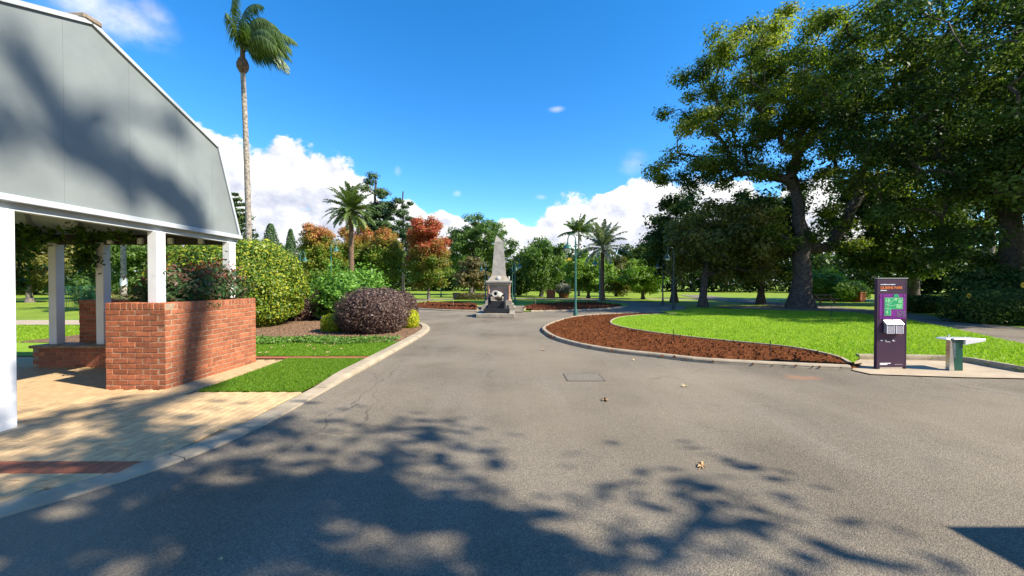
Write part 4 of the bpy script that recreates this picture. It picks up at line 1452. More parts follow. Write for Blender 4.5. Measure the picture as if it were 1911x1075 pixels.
lamp(1074, 19.7, 4.42, 'tall green swan-neck lamp standing in the near red soil bed')
lamp(618, 30.0, 5.2, 'green swan-neck lamp in front of the autumn maples, left of the feather palm', rz=R(180))
lamp(561, 33.0, 4.6, 'green lamp beside the two columnar cypresses', rz=R(180))
lamp(753, 45.0, 4.2, 'slim green lamp between the two redder maples')
lamp(906, 36.0, 3.9, 'green lamp just left of the obelisk pedestal')
lamp(961, 34.0, 4.1, 'nearest green lamp just right of the obelisk pedestal', rz=R(180))
lamp(956, 43.0, 4.2, 'middle lamp of the row right of the obelisk', rz=R(180))
lamp(952, 52.0, 4.2, 'farthest lamp of the row right of the obelisk', rz=R(180))
lamp(1119, 33.0, 4.3, 'green lamp against the trunk of the grey feather palm')
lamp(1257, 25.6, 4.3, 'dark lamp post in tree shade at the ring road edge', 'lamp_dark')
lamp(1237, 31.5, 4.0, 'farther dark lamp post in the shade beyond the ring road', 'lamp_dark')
lamp(823, 50.0, 3.9, 'small far lamp just right of the reddest maple')

# park sign -------------------------------------------------------
sx, sy = G(1658, 687.5, 0.02)
sg = empty('park_sign', (sx, sy, 0.02), R(3))
tag(sg, 'tall dark purple park map sign with brochure boxes on concrete pad', 'sign')


def sb(n, m, x0, z0, x1, z1, y=-0.061, t=0.003, parent=sg):
    b = MB(); b.box(x0, y, z0, x1, y + t, z1)
    return b.build(n, m, parent)


SW, SH = 0.295, 1.79
b = MB(); b.box(-SW, -0.055, 0.035, SW, 0.0, SH - 0.015); b.build('panel', 'sign_dark', sg, bevel=0.004)
b = MB(); b.box(-SW - 0.012, -0.062, SH - 0.015, SW + 0.03, 0.006, SH); b.build('cap', 'steel', sg)
b = MB(); b.box(-SW + 0.06, -0.05, 0.0, SW - 0.06, -0.005, 0.035); b.build('foot', 'steel', sg)
for s in (-1, 1):
    b = MB(); b.box(s * SW - 0.010, -0.058, 0.0, s * SW + 0.010, 0.004, SH - 0.02); b.build('side_edge', 'sign_dark', sg)
mp_ = sb('map_panel', 'sign_purple', -SW + 0.035, 0.985, SW - 0.012, 1.475, -0.060)
for x in (-0.20, 0.22):
    sb('street_line', 'sign_line', x, 0.985, x + 0.012, 1.475, -0.0625, 0.002, mp_)
for z in (1.405, 1.02):
    sb('street_line', 'sign_line', -SW + 0.035, z, SW - 0.012, z + 0.012, -0.0628, 0.002, mp_)
b = MB(); b.prism([(-0.165, 1.05), (-0.03, 1.05), (-0.03, 1.175), (0.215, 1.175), (0.215, 1.40), (-0.165, 1.40)], 'y', -0.0655, -0.0632); b.build('park_map', 'map_path', mp_)
b = MB(); b.prism([(-0.158, 1.057), (-0.037, 1.057), (-0.037, 1.182), (0.208, 1.182), (0.208, 1.393), (-0.158, 1.393)], 'y', -0.0675, -0.0657); b.build('park_lawn', 'map_green', mp_)
b = MB(); b.prism([(0.02, 1.412), (0.15, 1.412), (0.12, 1.44), (0.11, 1.472), (0.03, 1.472)], 'y', -0.066, -0.0635); b.build('park_map', 'map_green', mp_)
for cx_, cz_, rx_, rz_ in ((0.065, 1.36, 0.026, 0.026), (0.150, 1.325, 0.045, 0.035), (-0.075, 1.345, 0.026, 0.036), (-0.135, 1.34, 0.020, 0.034), (-0.12, 1.12, 0.022, 0.03)):
    b = MB(); b.prism([(cx_ + rx_ * math.cos(a * 0.5236), cz_ + rz_ * math.sin(a * 0.5236)) for a in range(12)], 'y', -0.0692, -0.0677); b.build('map_feature', 'map_pale', mp_)
b = MB(); b.box(0.075, -0.0692, 1.195, 0.185, -0.0677, 1.262); b.build('map_feature', 'map_pale', mp_)
path_b = MB()
for pts in ([(-0.100, 1.06), (-0.100, 1.39)], [(-0.155, 1.27), (-0.05, 1.275)], [(-0.06, 1.28), (0.0, 1.34), (0.06, 1.39)], [(-0.095, 1.24), (0.0, 1.245), (0.09, 1.268), (0.2, 1.275)], [(-0.155, 1.19), (-0.04, 1.185)],
            [(0.06, 1.385), (0.14, 1.375), (0.2, 1.35)]):
    for (xa, za), (xb, zb_) in zip(pts, pts[1:]):
        d = Vector((xb - xa, zb_ - za)).normalized() * 0.0035
        path_b.v += [(xa - d.y, -0.0698, za + d.x), (xa + d.y, -0.0698, za - d.x), (xb + d.y, -0.0698, zb_ - d.x), (xb - d.y, -0.0698, zb_ + d.x)]
        k = len(path_b.v)
        path_b.f.append((k - 4, k - 3, k - 2, k - 1))
path_b.build('map_paths', 'map_path', mp_)
leg_b = MB()
rngs = random.Random(3)
for i in range(7):
    for j in range(4):
        if rngs.random() < 0.8:
            x = 0.10 + i * 0.026; z = 1.035 + j * 0.028
            leg_b.box(x, -0.0655, z, x + 0.016, -0.0632, z + 0.004)
            leg_b.box(x, -0.0655, z + 0.009, x + 0.010, -0.0632, z + 0.012)
leg_b.build('map_key', 'map_pale', mp_)


def text(s, size, x, z, mat, bold=0.0, name='lettering', sxx=1.0):
    cu = bpy.data.curves.new(name, 'FONT')
    cu.body = s
    cu.size = size
    cu.offset = bold
    cu.extrude = 0.0008
    cu.materials.append(M[mat])
    tmp = bpy.data.objects.new('lettering_curve', cu)
    C.objects.link(tmp)
    me = bpy.data.meshes.new_from_object(tmp.evaluated_get(bpy.context.evaluated_depsgraph_get()))
    bpy.data.objects.remove(tmp)
    me.materials.clear()
    me.materials.append(M[mat])
    o = bpy.data.objects.new(name, me)
    C.objects.link(o)
    o.parent = sg
    o.location = (x, -0.0605, z)
    o.rotation_euler = (R(90), 0, 0)
    o.scale = (sxx, 1, 1)
    return o


text('QUEENS PARK', 0.072, -0.248, 1.572, 'print_orange', 0.0012, sxx=0.98)
for (xa, xb, z) in ((-0.245, 0.06, 1.652), (-0.245, -0.115, 1.535)):
    b = MB()
    x = xa
    while x < xb:
        w = 0.010 + 0.008 * rngs.random()
        b.box(x, -0.0606, z, min(x + w, xb), -0.0588, z + 0.013 + (0.005 if rngs.random() < 0.3 else 0))
        x += w + 0.004
    b.build('small_print', 'print_white', sg)
for k in range(2):
    x0 = -0.175 + k * 0.185
    bx_ = empty('brochure_box', (0, 0, 0)); bx_.parent = sg
    b = MB(); b.box(x0, -0.125, 0.715, x0 + 0.155, -0.062, 0.90); b.build('holder', 'acrylic', bx_, bevel=0.004)
    b = MB(); b.prism([(-0.140, 0.885), (-0.062, 0.965), (-0.062, 0.905), (-0.130, 0.885)], 'x', x0 - 0.008, x0 + 0.163); b.build('lid', 'steel_bright', bx_)
    for xx in (x0, x0 + 0.147):
        b = MB(); b.box(xx, -0.128, 0.712, xx + 0.008, -0.1255, 0.885); b.build('edge_strip', 'print_white', bx_)
    b = MB(); b.box(x0, -0.128, 0.706, x0 + 0.155, -0.1255, 0.7115); b.build('edge_strip', 'print_white', bx_)
for i in range(9):
    b = MB(); b.box(-0.20 + i * 0.046, -0.0606, 0.64, -0.185 + i * 0.046, -0.0588, 0.672 - 0.008 * (i % 2)); b.build('symbol', 'print_brown', sg)
for (x, w) in ((-0.235, 0.05), (-0.14, 0.03), (0.01, 0.03)):
    b = MB(); b.box(x, -0.0606, 0.555, x + w, -0.0588, 0.57); b.build('small_print', 'print_white', sg)
for (x, w, z) in ((-0.13, 0.10, 0.532), (0.02, 0.05, 0.548)):
    b = MB(); b.box(x, -0.0606, z, x + w, -0.0588, z + 0.006); b.build('small_print', 'print_white', sg)
b = MB(); b.box(-0.245, -0.0606, 0.105, -0.02, -0.0588, 0.122); b.box(-0.245, -0.0606, 0.083, -0.09, -0.0588, 0.098); b.box(0.06, -0.0606, 0.088, 0.22, -0.0588, 0.091); b.build('small_print', 'print_white', sg)

# drinking fountain -----------------------------------------------
fx, fy = G(1773, 690, 0.02)
fo = empty('drinking_fountain', (fx, fy, 0.02), R(2))
tag(fo, 'green and steel drinking fountain with long white basin beside the park sign', 'fountain')
b = MB(); b.prism([(-0.135, 0.0), (-0.03, 0.0), (-0.085, 0.585), (-0.125, 0.585)], 'y', -0.10, -0.03); b.build('steel_wedge', 'steel', fo, bevel=0.003)
b = MB(); b.prism([(-0.026, 0.0), (0.145, 0.0), (0.135, 0.60), (-0.080, 0.60)], 'y', -0.095, 0.0); b.build('pedestal', 'green_panel', fo, bevel=0.004)
b = MB(); b.prism([(-0.05, 0.26), (-0.015, 0.24), (-0.01, 0.585), (-0.076, 0.585)], 'y', -0.0985, -0.0955); b.build('label_panel', 'slate_panel', fo)
b = MB()
b.prism([(0.14, 0.50), (0.54, 0.565), (0.56, 0.60), (0.56, 0.615), (-0.08, 0.625), (-0.08, 0.602), (0.14, 0.602)], 'y', -0.13, 0.15); b.build('basin', 'steel_bright', fo, bevel=0.012)
b = MB(); b.prism([(-0.19, 0.60), (-0.10, 0.58), (-0.082, 0.602), (-0.082, 0.622), (-0.18, 0.622)], 'y', -0.08, 0.10); b.build('bottle_tray', 'steel_bright', fo, bevel=0.008)
b = MB(); b.tube([(-0.02, 0.03, 0.622), (-0.02, 0.03, 0.66), (0.03, 0.03, 0.675)], [0.012, 0.012, 0.008], 8); b.build('spout', 'steel', fo)

# stakes in the soil beds -------------------------------------------
for (px, py, h, lab) in ((1137, 611, 0.33, 'thin dark stake in the soil at the rounded lawn corner'), (1257, 638, 0.33, 'thin dark stake in the middle of the red soil bed'),
                         (1437, 664, 0.33, 'thin dark stake in the soil bed nearest the park sign'), (1151, 592, 0.45, 'thin dark stake at the back edge of the red soil bed'),
                         (1551, 592, 0.6, 'thin stake on the lawn before the big tree trunk')):
    x, y = G(px, py, 0.05)
    b = MB(); b.tube([(0, 0, -0.02), (0.005, 0, h)], [0.011, 0.009], 6); b.tube([(0, 0, h), (0, 0, h + 0.02)], [0.014, 0.012], 6)
    o = b.build('garden_stake', 'iron_black', None, loc=(x, y, 0.05))
    tag(o, lab, 'stake', 'thin stakes in the garden beds')
for (px, py, lab) in ((846, 574, 'pale thin stake standing in the left dark soil bed'), (793, 572, 'pale thin stake near the left end of the dark soil bed'),
                      (999, 571, 'short stake near the left end of the right dark soil bed')):
    x, y = G(px, py, 0.07)
    b = MB(); b.tube([(0, 0, -0.02), (0, 0, 0.55)], [0.018, 0.015], 6); b.lathe([(0.03, 0.55), (0.03, 0.58)], 8)
    o = b.build('garden_stake', 'concrete', None, loc=(x, y, 0.07))
    tag(o, lab, 'stake', 'pale stakes round the obelisk beds')

# picnic table ------------------------------------------------------
tx, ty = 26.4, 33.0
pt = empty('picnic_table', (tx, ty, 0.0), R(8))
tag(pt, 'timber picnic table with bench seats behind the big tree trunk', 'table')
for i in range(4):
    b = MB(); b.box(-0.9, -0.36 + i * 0.18, 0.72, 0.9, -0.20 + i * 0.18, 0.765); b.build('tabletop_board', 'timber', pt)
for s in (-1, 1):
    b = MB(); b.box(-0.9, s * 0.72 - 0.14, 0.42, 0.9, s * 0.72 + 0.14, 0.465); b.build('seat_board', 'timber', pt)
    for y in (-1, 1):
        b = MB(); b.bar((s * 0.65, 0.18 * y, 0.72), (s * 0.65, 0.75 * y, 0.0), 0.06, 0.09); b.build('leg', 'timber', pt)
    b = MB(); b.bar((s * 0.65, -0.8, 0.39), (s * 0.65, 0.8, 0.39), 0.05, 0.08); b.build('cross_bar', 'timber', pt)

# small brown tubs and boxes in the far lawns
for (px, D, w, h, mat, lab) in ((1028, 48.0, 0.95, 0.95, 'terracotta', 'rust brown box on the lawn right of the obelisk'),
                                (1604, 37.0, 0.75, 0.9, 'terracotta', 'orange-brown bin beside pale shrub past the big tree'),
                                (852, 41.0, 0.8, 0.75, 'iron_black', 'dark square bin at the end of low brown hedge'),
                                (1052, 50.0, 1.1, 0.5, 'terracotta', 'terracotta tub under the blue-grey shrub')):
    x = (px - CX) / FPX * D
    root = empty('garden_tub', (x, D, -0.02), R(12))
    b = MB()
    b.v += [(-w * .42, -w * .42, 0), (w * .42, -w * .42, 0), (w * .42, w * .42, 0), (-w * .42, w * .42, 0), (-w / 2, -w / 2, h), (w / 2, -w / 2, h), (w / 2, w / 2, h), (-w / 2, w / 2, h)]
    for q in ((0, 3, 2, 1), (4, 5, 6, 7), (0, 1, 5, 4), (1, 2, 6, 5), (2, 3, 7, 6), (3, 0, 4, 7)):
        b.f.append(q)
    b.build('body', mat, root)
    b = MB(); b.box(-w * .54, -w * .54, h * 0.93, w * .54, w * .54, h * 1.03); b.build('rim', mat, root, bevel=0.02)
    tag(root, lab, 'tub')

# wire tree guard, building and palm seen through the pavilion ------------
cg = empty('tree_guard', ((154 - CX) / FPX * 26, 26.0, 0))
tag(cg, 'square green wire tree guard on the lawn seen through the pavilion', 'tree guard')
W2, H2 = 0.85, 1.55
for (x, y) in ((-W2, -W2), (W2, -W2), (W2, W2), (-W2, W2)):
    b = MB(); b.tube([(x, y, -0.04), (x, y, H2)], [0.03, 0.03], 6); b.build('corner_post', 'cage_green', cg)
for s in range(4):
    b = MB()
    for i in range(1, 14):
        t = -W2 + 2 * W2 * i / 14
        x, y = ((t, -W2), (W2, t), (t, W2), (-W2, t))[s]
        b.tube([(x, y, 0.05), (x, y, H2)], [0.011, 0.011], 4)
    for z in (0.1, 0.55, 1.0, H2 - 0.02):
        a, c = (((-W2, -W2, z), (W2, -W2, z)), ((W2, -W2, z), (W2, W2, z)), ((-W2, W2, z), (W2, W2, z)), ((-W2, -W2, z), (-W2, W2, z)))[s]
        b.tube([a, c], [0.014, 0.014], 4)
    b.build('wire_side', 'cage_green', cg)
shrub('guarded_sapling', 'leafy sapling inside the green wire tree guard', ((154 - CX) / FPX * 26, 26.0), (0.55, 0.55), 2.1, 'lf_mid', 71, 1200, 0.14, z0=0.5, rough=0.2, spiky=0.2, core=0.4, cat='tree')

hb = empty('garden_building', (-58, 62, 0))
tag(hb, 'low pale building with orange brick base and teal awning, seen through the pavilion', 'building')
b = MB(); b.box(-9, -3, 0, 9, 3, 1.2); b.build('brick_base', 'house_brick', hb)
b = MB(); b.box(-8.9, -2.9, 1.2, 8.9, 2.9, 3.4); b.build('wall', 'house_wall', hb)
b = MB(); b.prism([(-3.6, 3.4), (3.6, 3.4), (0, 5.0)], 'x', -9.5, 9.5); b.build('roof', 'trim_grey', hb)
b = MB(); b.prism([(-3.0, 2.6), (-4.3, 2.1), (-4.3, 2.0), (-3.0, 2.45)], 'x', 0, 7); b.build('awning', 'teal_paint', hb)
for i in range(5):
    b = MB(); b.box(-7.6 + i * 3.2, -2.95, 1.5, -6.2 + i * 3.2, -2.9, 2.5); w = b.build('window', 'window_dark', hb)
    b = MB(); b.box(-7.7 + i * 3.2, -3.0, 1.42, -6.1 + i * 3.2, -2.951, 1.5); b.build('sill', 'house_wall', w)

# unseen flat-roofed caster added for the corner shadow on the road at the right
kc = (3.02 + 0.712 / 0.652 * 2.6, 2.67 - 0.259 / 0.652 * 2.6)
kk = empty('shadow_caster_kiosk', (kc[0], kc[1], 0))
tag(kk, 'flat-roofed kiosk shape outside the picture, added to cast its corner shadow on the road', 'kiosk')
b = MB(); b.box(0.0, -3.2, 2.48, 3.4, 0.0, 2.6); b.build('roof', 'roof_metal', kk)
b = MB(); b.box(0.18, -3.0, 0.0, 3.2, -0.18, 2.478); b.build('wall', 'house_wall', kk)
b = MB(); b.box(0.165, -2.2, 1.0, 0.18, -1.0, 2.0); b.build('window', 'window_dark', kk)
b = MB(); b.box(1.2, -0.18, 0.02, 2.1, -0.165, 2.05); d_o = b.build('door', 'green_panel', kk)
b = MB(); b.box(2.0, -0.165, 1.0, 2.05, -0.14, 1.12); b.build('handle', 'steel', d_o)

# ================================================================== SHRUBS OF THE LEFT BED
shrub('clipped_hedge', 'big rounded yellow-green clipped hedge behind the brick planter', (-11.0, 15.3), (2.4, 2.2), 3.4, 'lf_hedge', 51, 52000, 0.095, rough=0.045, p=2.6, core=0.86, spiky=0.035)
shrub('purple_shrub', 'large clipped purple-leaved ball shrub nearest the road kerb', (-4.75, 13.25), (1.18, 1.1), 1.56, 'lf_purple', 52, 22000, 0.052, rough=0.035, p=2.4, spiky=0.02)
shrub('purple_shrub', 'purple ball shrub peeping out behind the large purple one', (-4.72, 16.1), (0.76, 0.8), 1.40, 'lf_purple', 53, 9000, 0.065, rough=0.03, p=2.4)
shrub('purple_shrub', 'purple shrub against the right flank of the yellow-green hedge', (-9.55, 17.6), (0.95, 0.9), 1.55, 'lf_purple', 54, 9000, 0.068, rough=0.03, p=2.4)
shrub('golden_shrub', 'small golden ball shrub left of the large purple shrub', (-6.2, 13.4), (0.40, 0.40), 0.66, 'lf_duranta', 55, 3600, 0.05, rough=0.03, p=2.6)
shrub('golden_shrub', 'small golden shrub tucked behind the right side of the large purple shrub', (-3.88, 14.55), (0.36, 0.36), 0.72, 'lf_duranta', 56, 3000, 0.05, rough=0.04, p=2.8)
shrub('leafy_shrub', 'loose bright green shrub with upright shoots behind the golden ball', (-7.6, 18.0), (1.75, 1.3), 2.3, 'lf_shrub', 57, 11000, 0.12, rough=0.14, spiky=0.18, p=2.0, core=0.75)
shrub('pinkish_shrub', 'low pinkish clipped shrub behind the shaded brick wall', ((240 - CX) / FPX * 13, 13.0), (0.75, 0.6), 1.32, 'lf_brown', 58, 3500, 0.07, rough=0.05)
shrub('low_brown_hedge', 'low brown clipped hedge left of the obelisk', ((885 - CX) / FPX * 41, 41.0), (1.9, 0.6), 0.75, 'lf_brown', 59, 3500, 0.13, rough=0.03, p=5)
shrub('silver_shrub', 'blue-grey round shrub in terracotta tub right of the obelisk', ((1052 - CX) / FPX * 50, 50.0), (1.0, 1.0), 1.75, 'lf_grey', 60, 2600, 0.16, z0=0.4, rough=0.1)
# groundcover strip
rngc = np.random.default_rng(8)
n = 9000
X = -10.5 + rngc.random(n) * 7.2
Y = 10.5 + rngc.random(n) * 0.95 + 0.15 * np.sin(X * 3)
Z = 0.05 + rngc.random(n) * 0.11
k = (X < -4.0) | (rngc.random(n) < 0.3)
k &= X < -3.25
V, q = leaves(rngc, np.stack([X, Y, Z], 1)[k], 0.07, None, 0.9, 0.55)
o = link('ground_cover', quads_mesh('ground_cover', V, q, 'lf_cover'), None)
tag(o, 'low green ground cover along the front of the shrub bed', 'ground cover', kind='stuff')

# right-hand hedge and flowering shrub under the dark trees
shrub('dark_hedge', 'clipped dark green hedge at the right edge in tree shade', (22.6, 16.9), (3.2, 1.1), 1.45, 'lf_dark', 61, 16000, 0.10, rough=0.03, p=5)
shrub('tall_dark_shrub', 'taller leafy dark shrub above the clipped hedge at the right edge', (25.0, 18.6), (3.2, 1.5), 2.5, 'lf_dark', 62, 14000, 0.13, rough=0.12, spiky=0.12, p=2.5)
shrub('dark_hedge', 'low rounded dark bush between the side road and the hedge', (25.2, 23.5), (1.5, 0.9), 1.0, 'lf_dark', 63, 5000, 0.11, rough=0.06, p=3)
shrub('pale_shrub', 'pale green rounded shrub beyond the big tree trunk', ((1582 - CX) / FPX * 38, 38.0), (1.7, 1.4), 2.0, 'lf_bright', 64, 5000, 0.16, rough=0.1)
shrub('lime_shrub', 'lime green leafy shrub right of the big trunk', ((1535 - CX) / FPX * 40, 40.0), (1.9, 1.4), 3.0, 'lf_bright', 65, 5000, 0.2, rough=0.18, spiky=0.15)
for (px, py, D, lab) in ((1808, 552, 16.6, 'large yellow flower above the dark hedge'), (1817, 556, 16.7, 'small yellow flower beside the larger one above the hedge'),
                         (1909, 532, 16.0, 'yellow flower at the right edge on the tall shrub')):
    p = AT(px, py, D)
    root = empty('yellow_flower', (p.x, p.y, 0))
    b = MB(); b.tube([(0, 0.1, 0.9), (0, 0, p.z)], [0.008, 0.006], 5); b.build('stem', 'lamp_dark', root)
    b = MB()
    rr0 = 0.10 if 'small' not in lab else 0.06
    for i in range(9):
        a = i * 0.698
        c, s = math.cos(a), math.sin(a)
        b.quad((0, 0, p.z), (rr0 * math.cos(a - .28), -0.02, p.z + rr0 * math.sin(a - .28)), (rr0 * 1.25 * c, -0.01, p.z + rr0 * 1.25 * s), (rr0 * math.cos(a + .28), -0.02, p.z + rr0 * math.sin(a + .28)))
    b.build('petals', 'yellow_petal', root)
    b = MB(); b.lathe([(0.03, -0.01), (0.025, 0.015)], 10); b.v = [(v[0], -v[2] - 0.01, v[1] + p.z) for v in b.v]; b.build('disc', 'bark_brown', root)
    tag(root, lab, 'flower')

# ================================================================== TREES
def bx(px, D):
    return (px - CX) / FPX * D


def zt(py, D):
    return CAMH - (py - 530.0) / FPX * D


# the big spreading tree on the right
D = 26.3
big_extra = []
rngb = np.random.default_rng(77)
for (px, py, dd) in ((1225, 320, -1), (1250, 300, 0), (1275, 330, 1), (1300, 300, 0), (1330, 305, -1), (1235, 335, 0), (1290, 345, 1), (1360, 300, 0), (1390, 275, 1), (1265, 285, -1),
                     (1320, 330, 1), (1350, 340, 0), (1440, 430, -2), (1475, 455, -3), (1520, 440, -3), (1555, 460, -2), (1410, 455, -1), (1580, 420, -2), (1450, 395, -2), (1545, 395, -2), (1600, 455, -1), (1290, 180, 0), (1300, 215, 1), (1310, 140, -1), (1340, 100, 0), (1380, 60, 0), (1330, 240, 0)):
    p = AT(px, py, D + 2.5 + dd * 1.0)
    big_extra.append((p.x, p.y, p.z))
tree('spreading_tree', 'huge spreading tree with thick grey trunk on the right lawn', (bx(1494, D), D), (bx(1545, D), D + 2.0, 14.8), (10.4, 5.4, 7.6), 0.66, 'lf_big', 'bark_dark', ncl=215, per=520,
     lsize=0.19, cl_r=1.02, seed=11, shell=0.55, cutz=7.0, extra=big_extra, flat=0.6, tint=0.22, trunk_top=8.6)
tree('understorey_tree', 'olive-tinted tree with several stems left of the huge spreading tree', (bx(1312, 29), 29.0), (bx(1345, 29), 29.0, 5.4), (4.6, 3.2, 3.3), 0.3, 'lf_olive', 'bark_dark', ncl=70, per=330,
     lsize=0.24, cl_r=0.95, seed=12, cutz=2.0, hang=0.35)
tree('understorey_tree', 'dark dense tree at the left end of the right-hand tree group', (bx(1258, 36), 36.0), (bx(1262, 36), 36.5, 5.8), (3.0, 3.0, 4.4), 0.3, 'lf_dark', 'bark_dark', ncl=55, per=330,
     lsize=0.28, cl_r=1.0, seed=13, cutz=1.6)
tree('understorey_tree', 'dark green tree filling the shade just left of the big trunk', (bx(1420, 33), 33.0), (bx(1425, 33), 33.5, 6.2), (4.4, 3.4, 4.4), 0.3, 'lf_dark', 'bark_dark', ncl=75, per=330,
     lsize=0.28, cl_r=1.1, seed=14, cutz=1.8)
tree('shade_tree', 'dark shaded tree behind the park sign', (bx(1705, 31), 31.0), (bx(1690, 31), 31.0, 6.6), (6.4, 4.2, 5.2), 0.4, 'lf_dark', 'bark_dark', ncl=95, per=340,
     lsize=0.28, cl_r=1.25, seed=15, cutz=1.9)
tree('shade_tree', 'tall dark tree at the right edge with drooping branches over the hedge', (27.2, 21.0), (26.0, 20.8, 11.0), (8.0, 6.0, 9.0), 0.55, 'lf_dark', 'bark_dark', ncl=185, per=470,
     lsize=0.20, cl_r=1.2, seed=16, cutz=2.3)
tree('shade_tree', 'tall tree crown at the top right corner, behind the drooping dark tree', (bx(1840, 37), 37.0), (bx(1850, 37), 36.0, 17.0), (7.5, 6.0, 8.0), 0.5, 'lf_big', 'bark', ncl=90, per=330,
     lsize=0.30, cl_r=1.4, seed=17, cutz=8.0)
tree('shade_tree', 'roadside tree just outside the right edge of the picture', (32.0, 15.0), (31.0, 15.5, 10.0), (6.5, 6.0, 6.5), 0.45, 'lf_dark', 'bark_dark', ncl=80, per=260,
     lsize=0.32, cl_r=1.5, seed=18, cutz=3.2)
# the tree behind the camera whose shade dapples the road and the gable
tree('overhanging_tree', 'tree outside the picture at the right, its branches shading the near road', (11.0, -4.5), (8.1, -1.2, 10.0), (3.6, 2.7, 2.6), 0.35, 'lf_big', 'bark', ncl=27, per=125,
     lsize=0.21, cl_r=0.85, seed=19, shell=0.4, cutz=6.6, flat=0.5)
gsh = []
for (px, py, t) in ((235, 305, 36), (246, 345, 38), (362, 385, 37), (370, 408, 36), (332, 228, 40), (-6, 215, 36), (40, 90, 40), (75, 150, 41), (110, 205, 42), (140, 250, 41),
                    (350, 590, 36)):
    k = PX / ((px - CX) / FPX)
    p = AT(px, py, k)
    gsh.append((p.x + sd[0] * t, p.y + sd[1] * t, p.z + sd[2] * t))
tree('tall_gum_tree', 'very tall open-crowned tree outside the picture at the right, shading the gable', (22.0, -6.0), (24.5, -7.0, 26.0), (3.5, 3.0, 3.0), 0.4, 'lf_big', 'bark', ncl=5, per=42,
     lsize=0.24, cl_r=0.27, seed=20, extra=gsh, flat=0.9, trunk_top=24.0)

# autumn maples
mp_list = [(598, 44, 417, 38, 'lf_maple', 'bronze-topped maple at the left end of the autumn row', 21), (668, 47, 425, 38, 'lf_maple', 'maple with reddish top half hidden by the feather palm', 22),
           (722, 45, 430, 30, 'lf_maple', 'small maple with orange-red top between the palm and the reddest maple', 23),
           (800, 43, 408, 41, 'lf_maple_red', 'reddest maple, scarlet above and green below, nearest the obelisk', 24)]
for (px, D, ty_, hw, lm, lab, sd_) in mp_list:
    h = zt(ty_, D)
    r = hw / FPX * D
    tree('maple_tree', lab, (bx(px, D), D), (bx(px, D), D, 1.3 + (h - 1.3) * 0.5), (r * 0.96, r * 0.96, (h - 1.0) * 0.52), 0.15, lm, 'bark', ncl=105, per=330, lsize=0.22, cl_r=0.70,
         seed=sd_, group='autumn maples', shell=0.7, cutz=1.15, flat=0.85)
# far evergreens
tree('pine_tree', 'tall dark pine rising behind the feather palm', (bx(700, 64), 64.0), (bx(702, 64), 64.0, 9.5), (3.0, 2.8, 9.2), 0.35, 'lf_conifer', 'bark_dark', ncl=105, per=300, lsize=0.32, cl_r=1.0, seed=25,
     cutz=3.0, flat=0.5, trunk_top=19.0, shell=0.5, extra=[(bx(690, 64), 64.0, 18.6), (bx(697, 64), 64.0, 19.6), (bx(684, 64), 63.5, 17.4), (bx(668, 64), 63.5, 15.0), (bx(728, 64), 63.5, 13.5), (bx(740, 64), 64, 11.0), (bx(760, 64), 64, 9.0)])
tree('pine_tree', 'open-branched dark conifer between the pine and the reddest maple', (bx(752, 58), 58.0), (bx(752, 58), 58.0, 9.6), (2.6, 2.2, 6.4), 0.22, 'lf_conifer', 'bark_dark', ncl=52, per=190, lsize=0.30, cl_r=0.68, seed=26,
     cutz=3.0, flat=0.55, trunk_top=15.6, shell=0.4)
conifer('pine_tree', 'dense green conifer behind the tall thin palm at left', (bx(440, 52), 52.0), zt(362, 52), 3.6, 'lf_conifer', 27, 18, 1000, 0.36, power=0.6)
column_tree('cypress', 'broader dark columnar cypress left of the green lamp', (bx(506, 58), 58.0), zt(418, 58), 1.75, 'lf_cypress', 28)
column_tree('cypress', 'slim columnar cypress right beside the broader one', (bx(543, 60), 60.0), zt(428, 60), 1.15, 'lf_cypress', 29)
tree('grey_tree', 'greyish bare-looking tree below the two cypresses', (bx(535, 50), 50.0), (bx(535, 50), 50.0, 3.4), (2.2, 1.6, 2.4), 0.14, 'lf_grey', 'bark', ncl=26, per=130, lsize=0.2, cl_r=0.6, seed=30)
tree('grey_tree', 'thin grey-green tree at the foot of the broad cypress', (bx(500, 46), 46.0), (bx(500, 46), 46.0, 2.8), (1.8, 1.6, 2.0), 0.14, 'lf_dark', 'bark', ncl=26, per=150, lsize=0.2, cl_r=0.6, seed=33)
tree('broad_tree', 'big domed green tree behind the obelisk with bare limbs showing', (bx(880, 62), 62.0), (bx(890, 62), 62.0, 8.2), (5.6, 4.5, 4.4), 0.42, 'lf_mid', 'bark', ncl=95, per=270, lsize=0.30, cl_r=0.95, seed=34,
     cutz=5.0)
tree('bronze_tree', 'small bronze-leaved tree just left of the obelisk', (bx(884, 50), 50.0), (bx(884, 50), 50.0, 3.0), (2.3, 2.0, 2.3), 0.14, 'lf_brown', 'bark_dark', ncl=45, per=220, lsize=0.24, cl_r=0.6, seed=35, cutz=0.9)
tree('weeping_tree', 'weeping bright green tree right of the obelisk', (bx(1010, 52), 52.0), (bx(1012, 52), 52.0, 4.6), (3.1, 2.6, 4.0), 0.25, 'lf_mid', 'bark_dark', ncl=62, per=300, lsize=0.30, cl_r=0.85, seed=36,
     cutz=0.9, hang=0.7)
tree('weeping_tree', 'darker low tree just behind the obelisk on its right', (bx(968, 58), 58.0), (bx(968, 58), 58.0, 3.2), (2.8, 2.4, 3.2), 0.22, 'lf_dark', 'bark_dark', ncl=45, per=260, lsize=0.30, cl_r=0.85, seed=37, cutz=0.6)
tree('golden_tree', 'small tree with bright yellow top beside the weeping tree', (bx(1050, 56), 56.0), (bx(1050, 56), 56.0, 4.5), (1.3, 1.2, 1.1), 0.10, 'lf_yellowtree', 'bark', ncl=18, per=120, lsize=0.22, cl_r=0.42, seed=38)
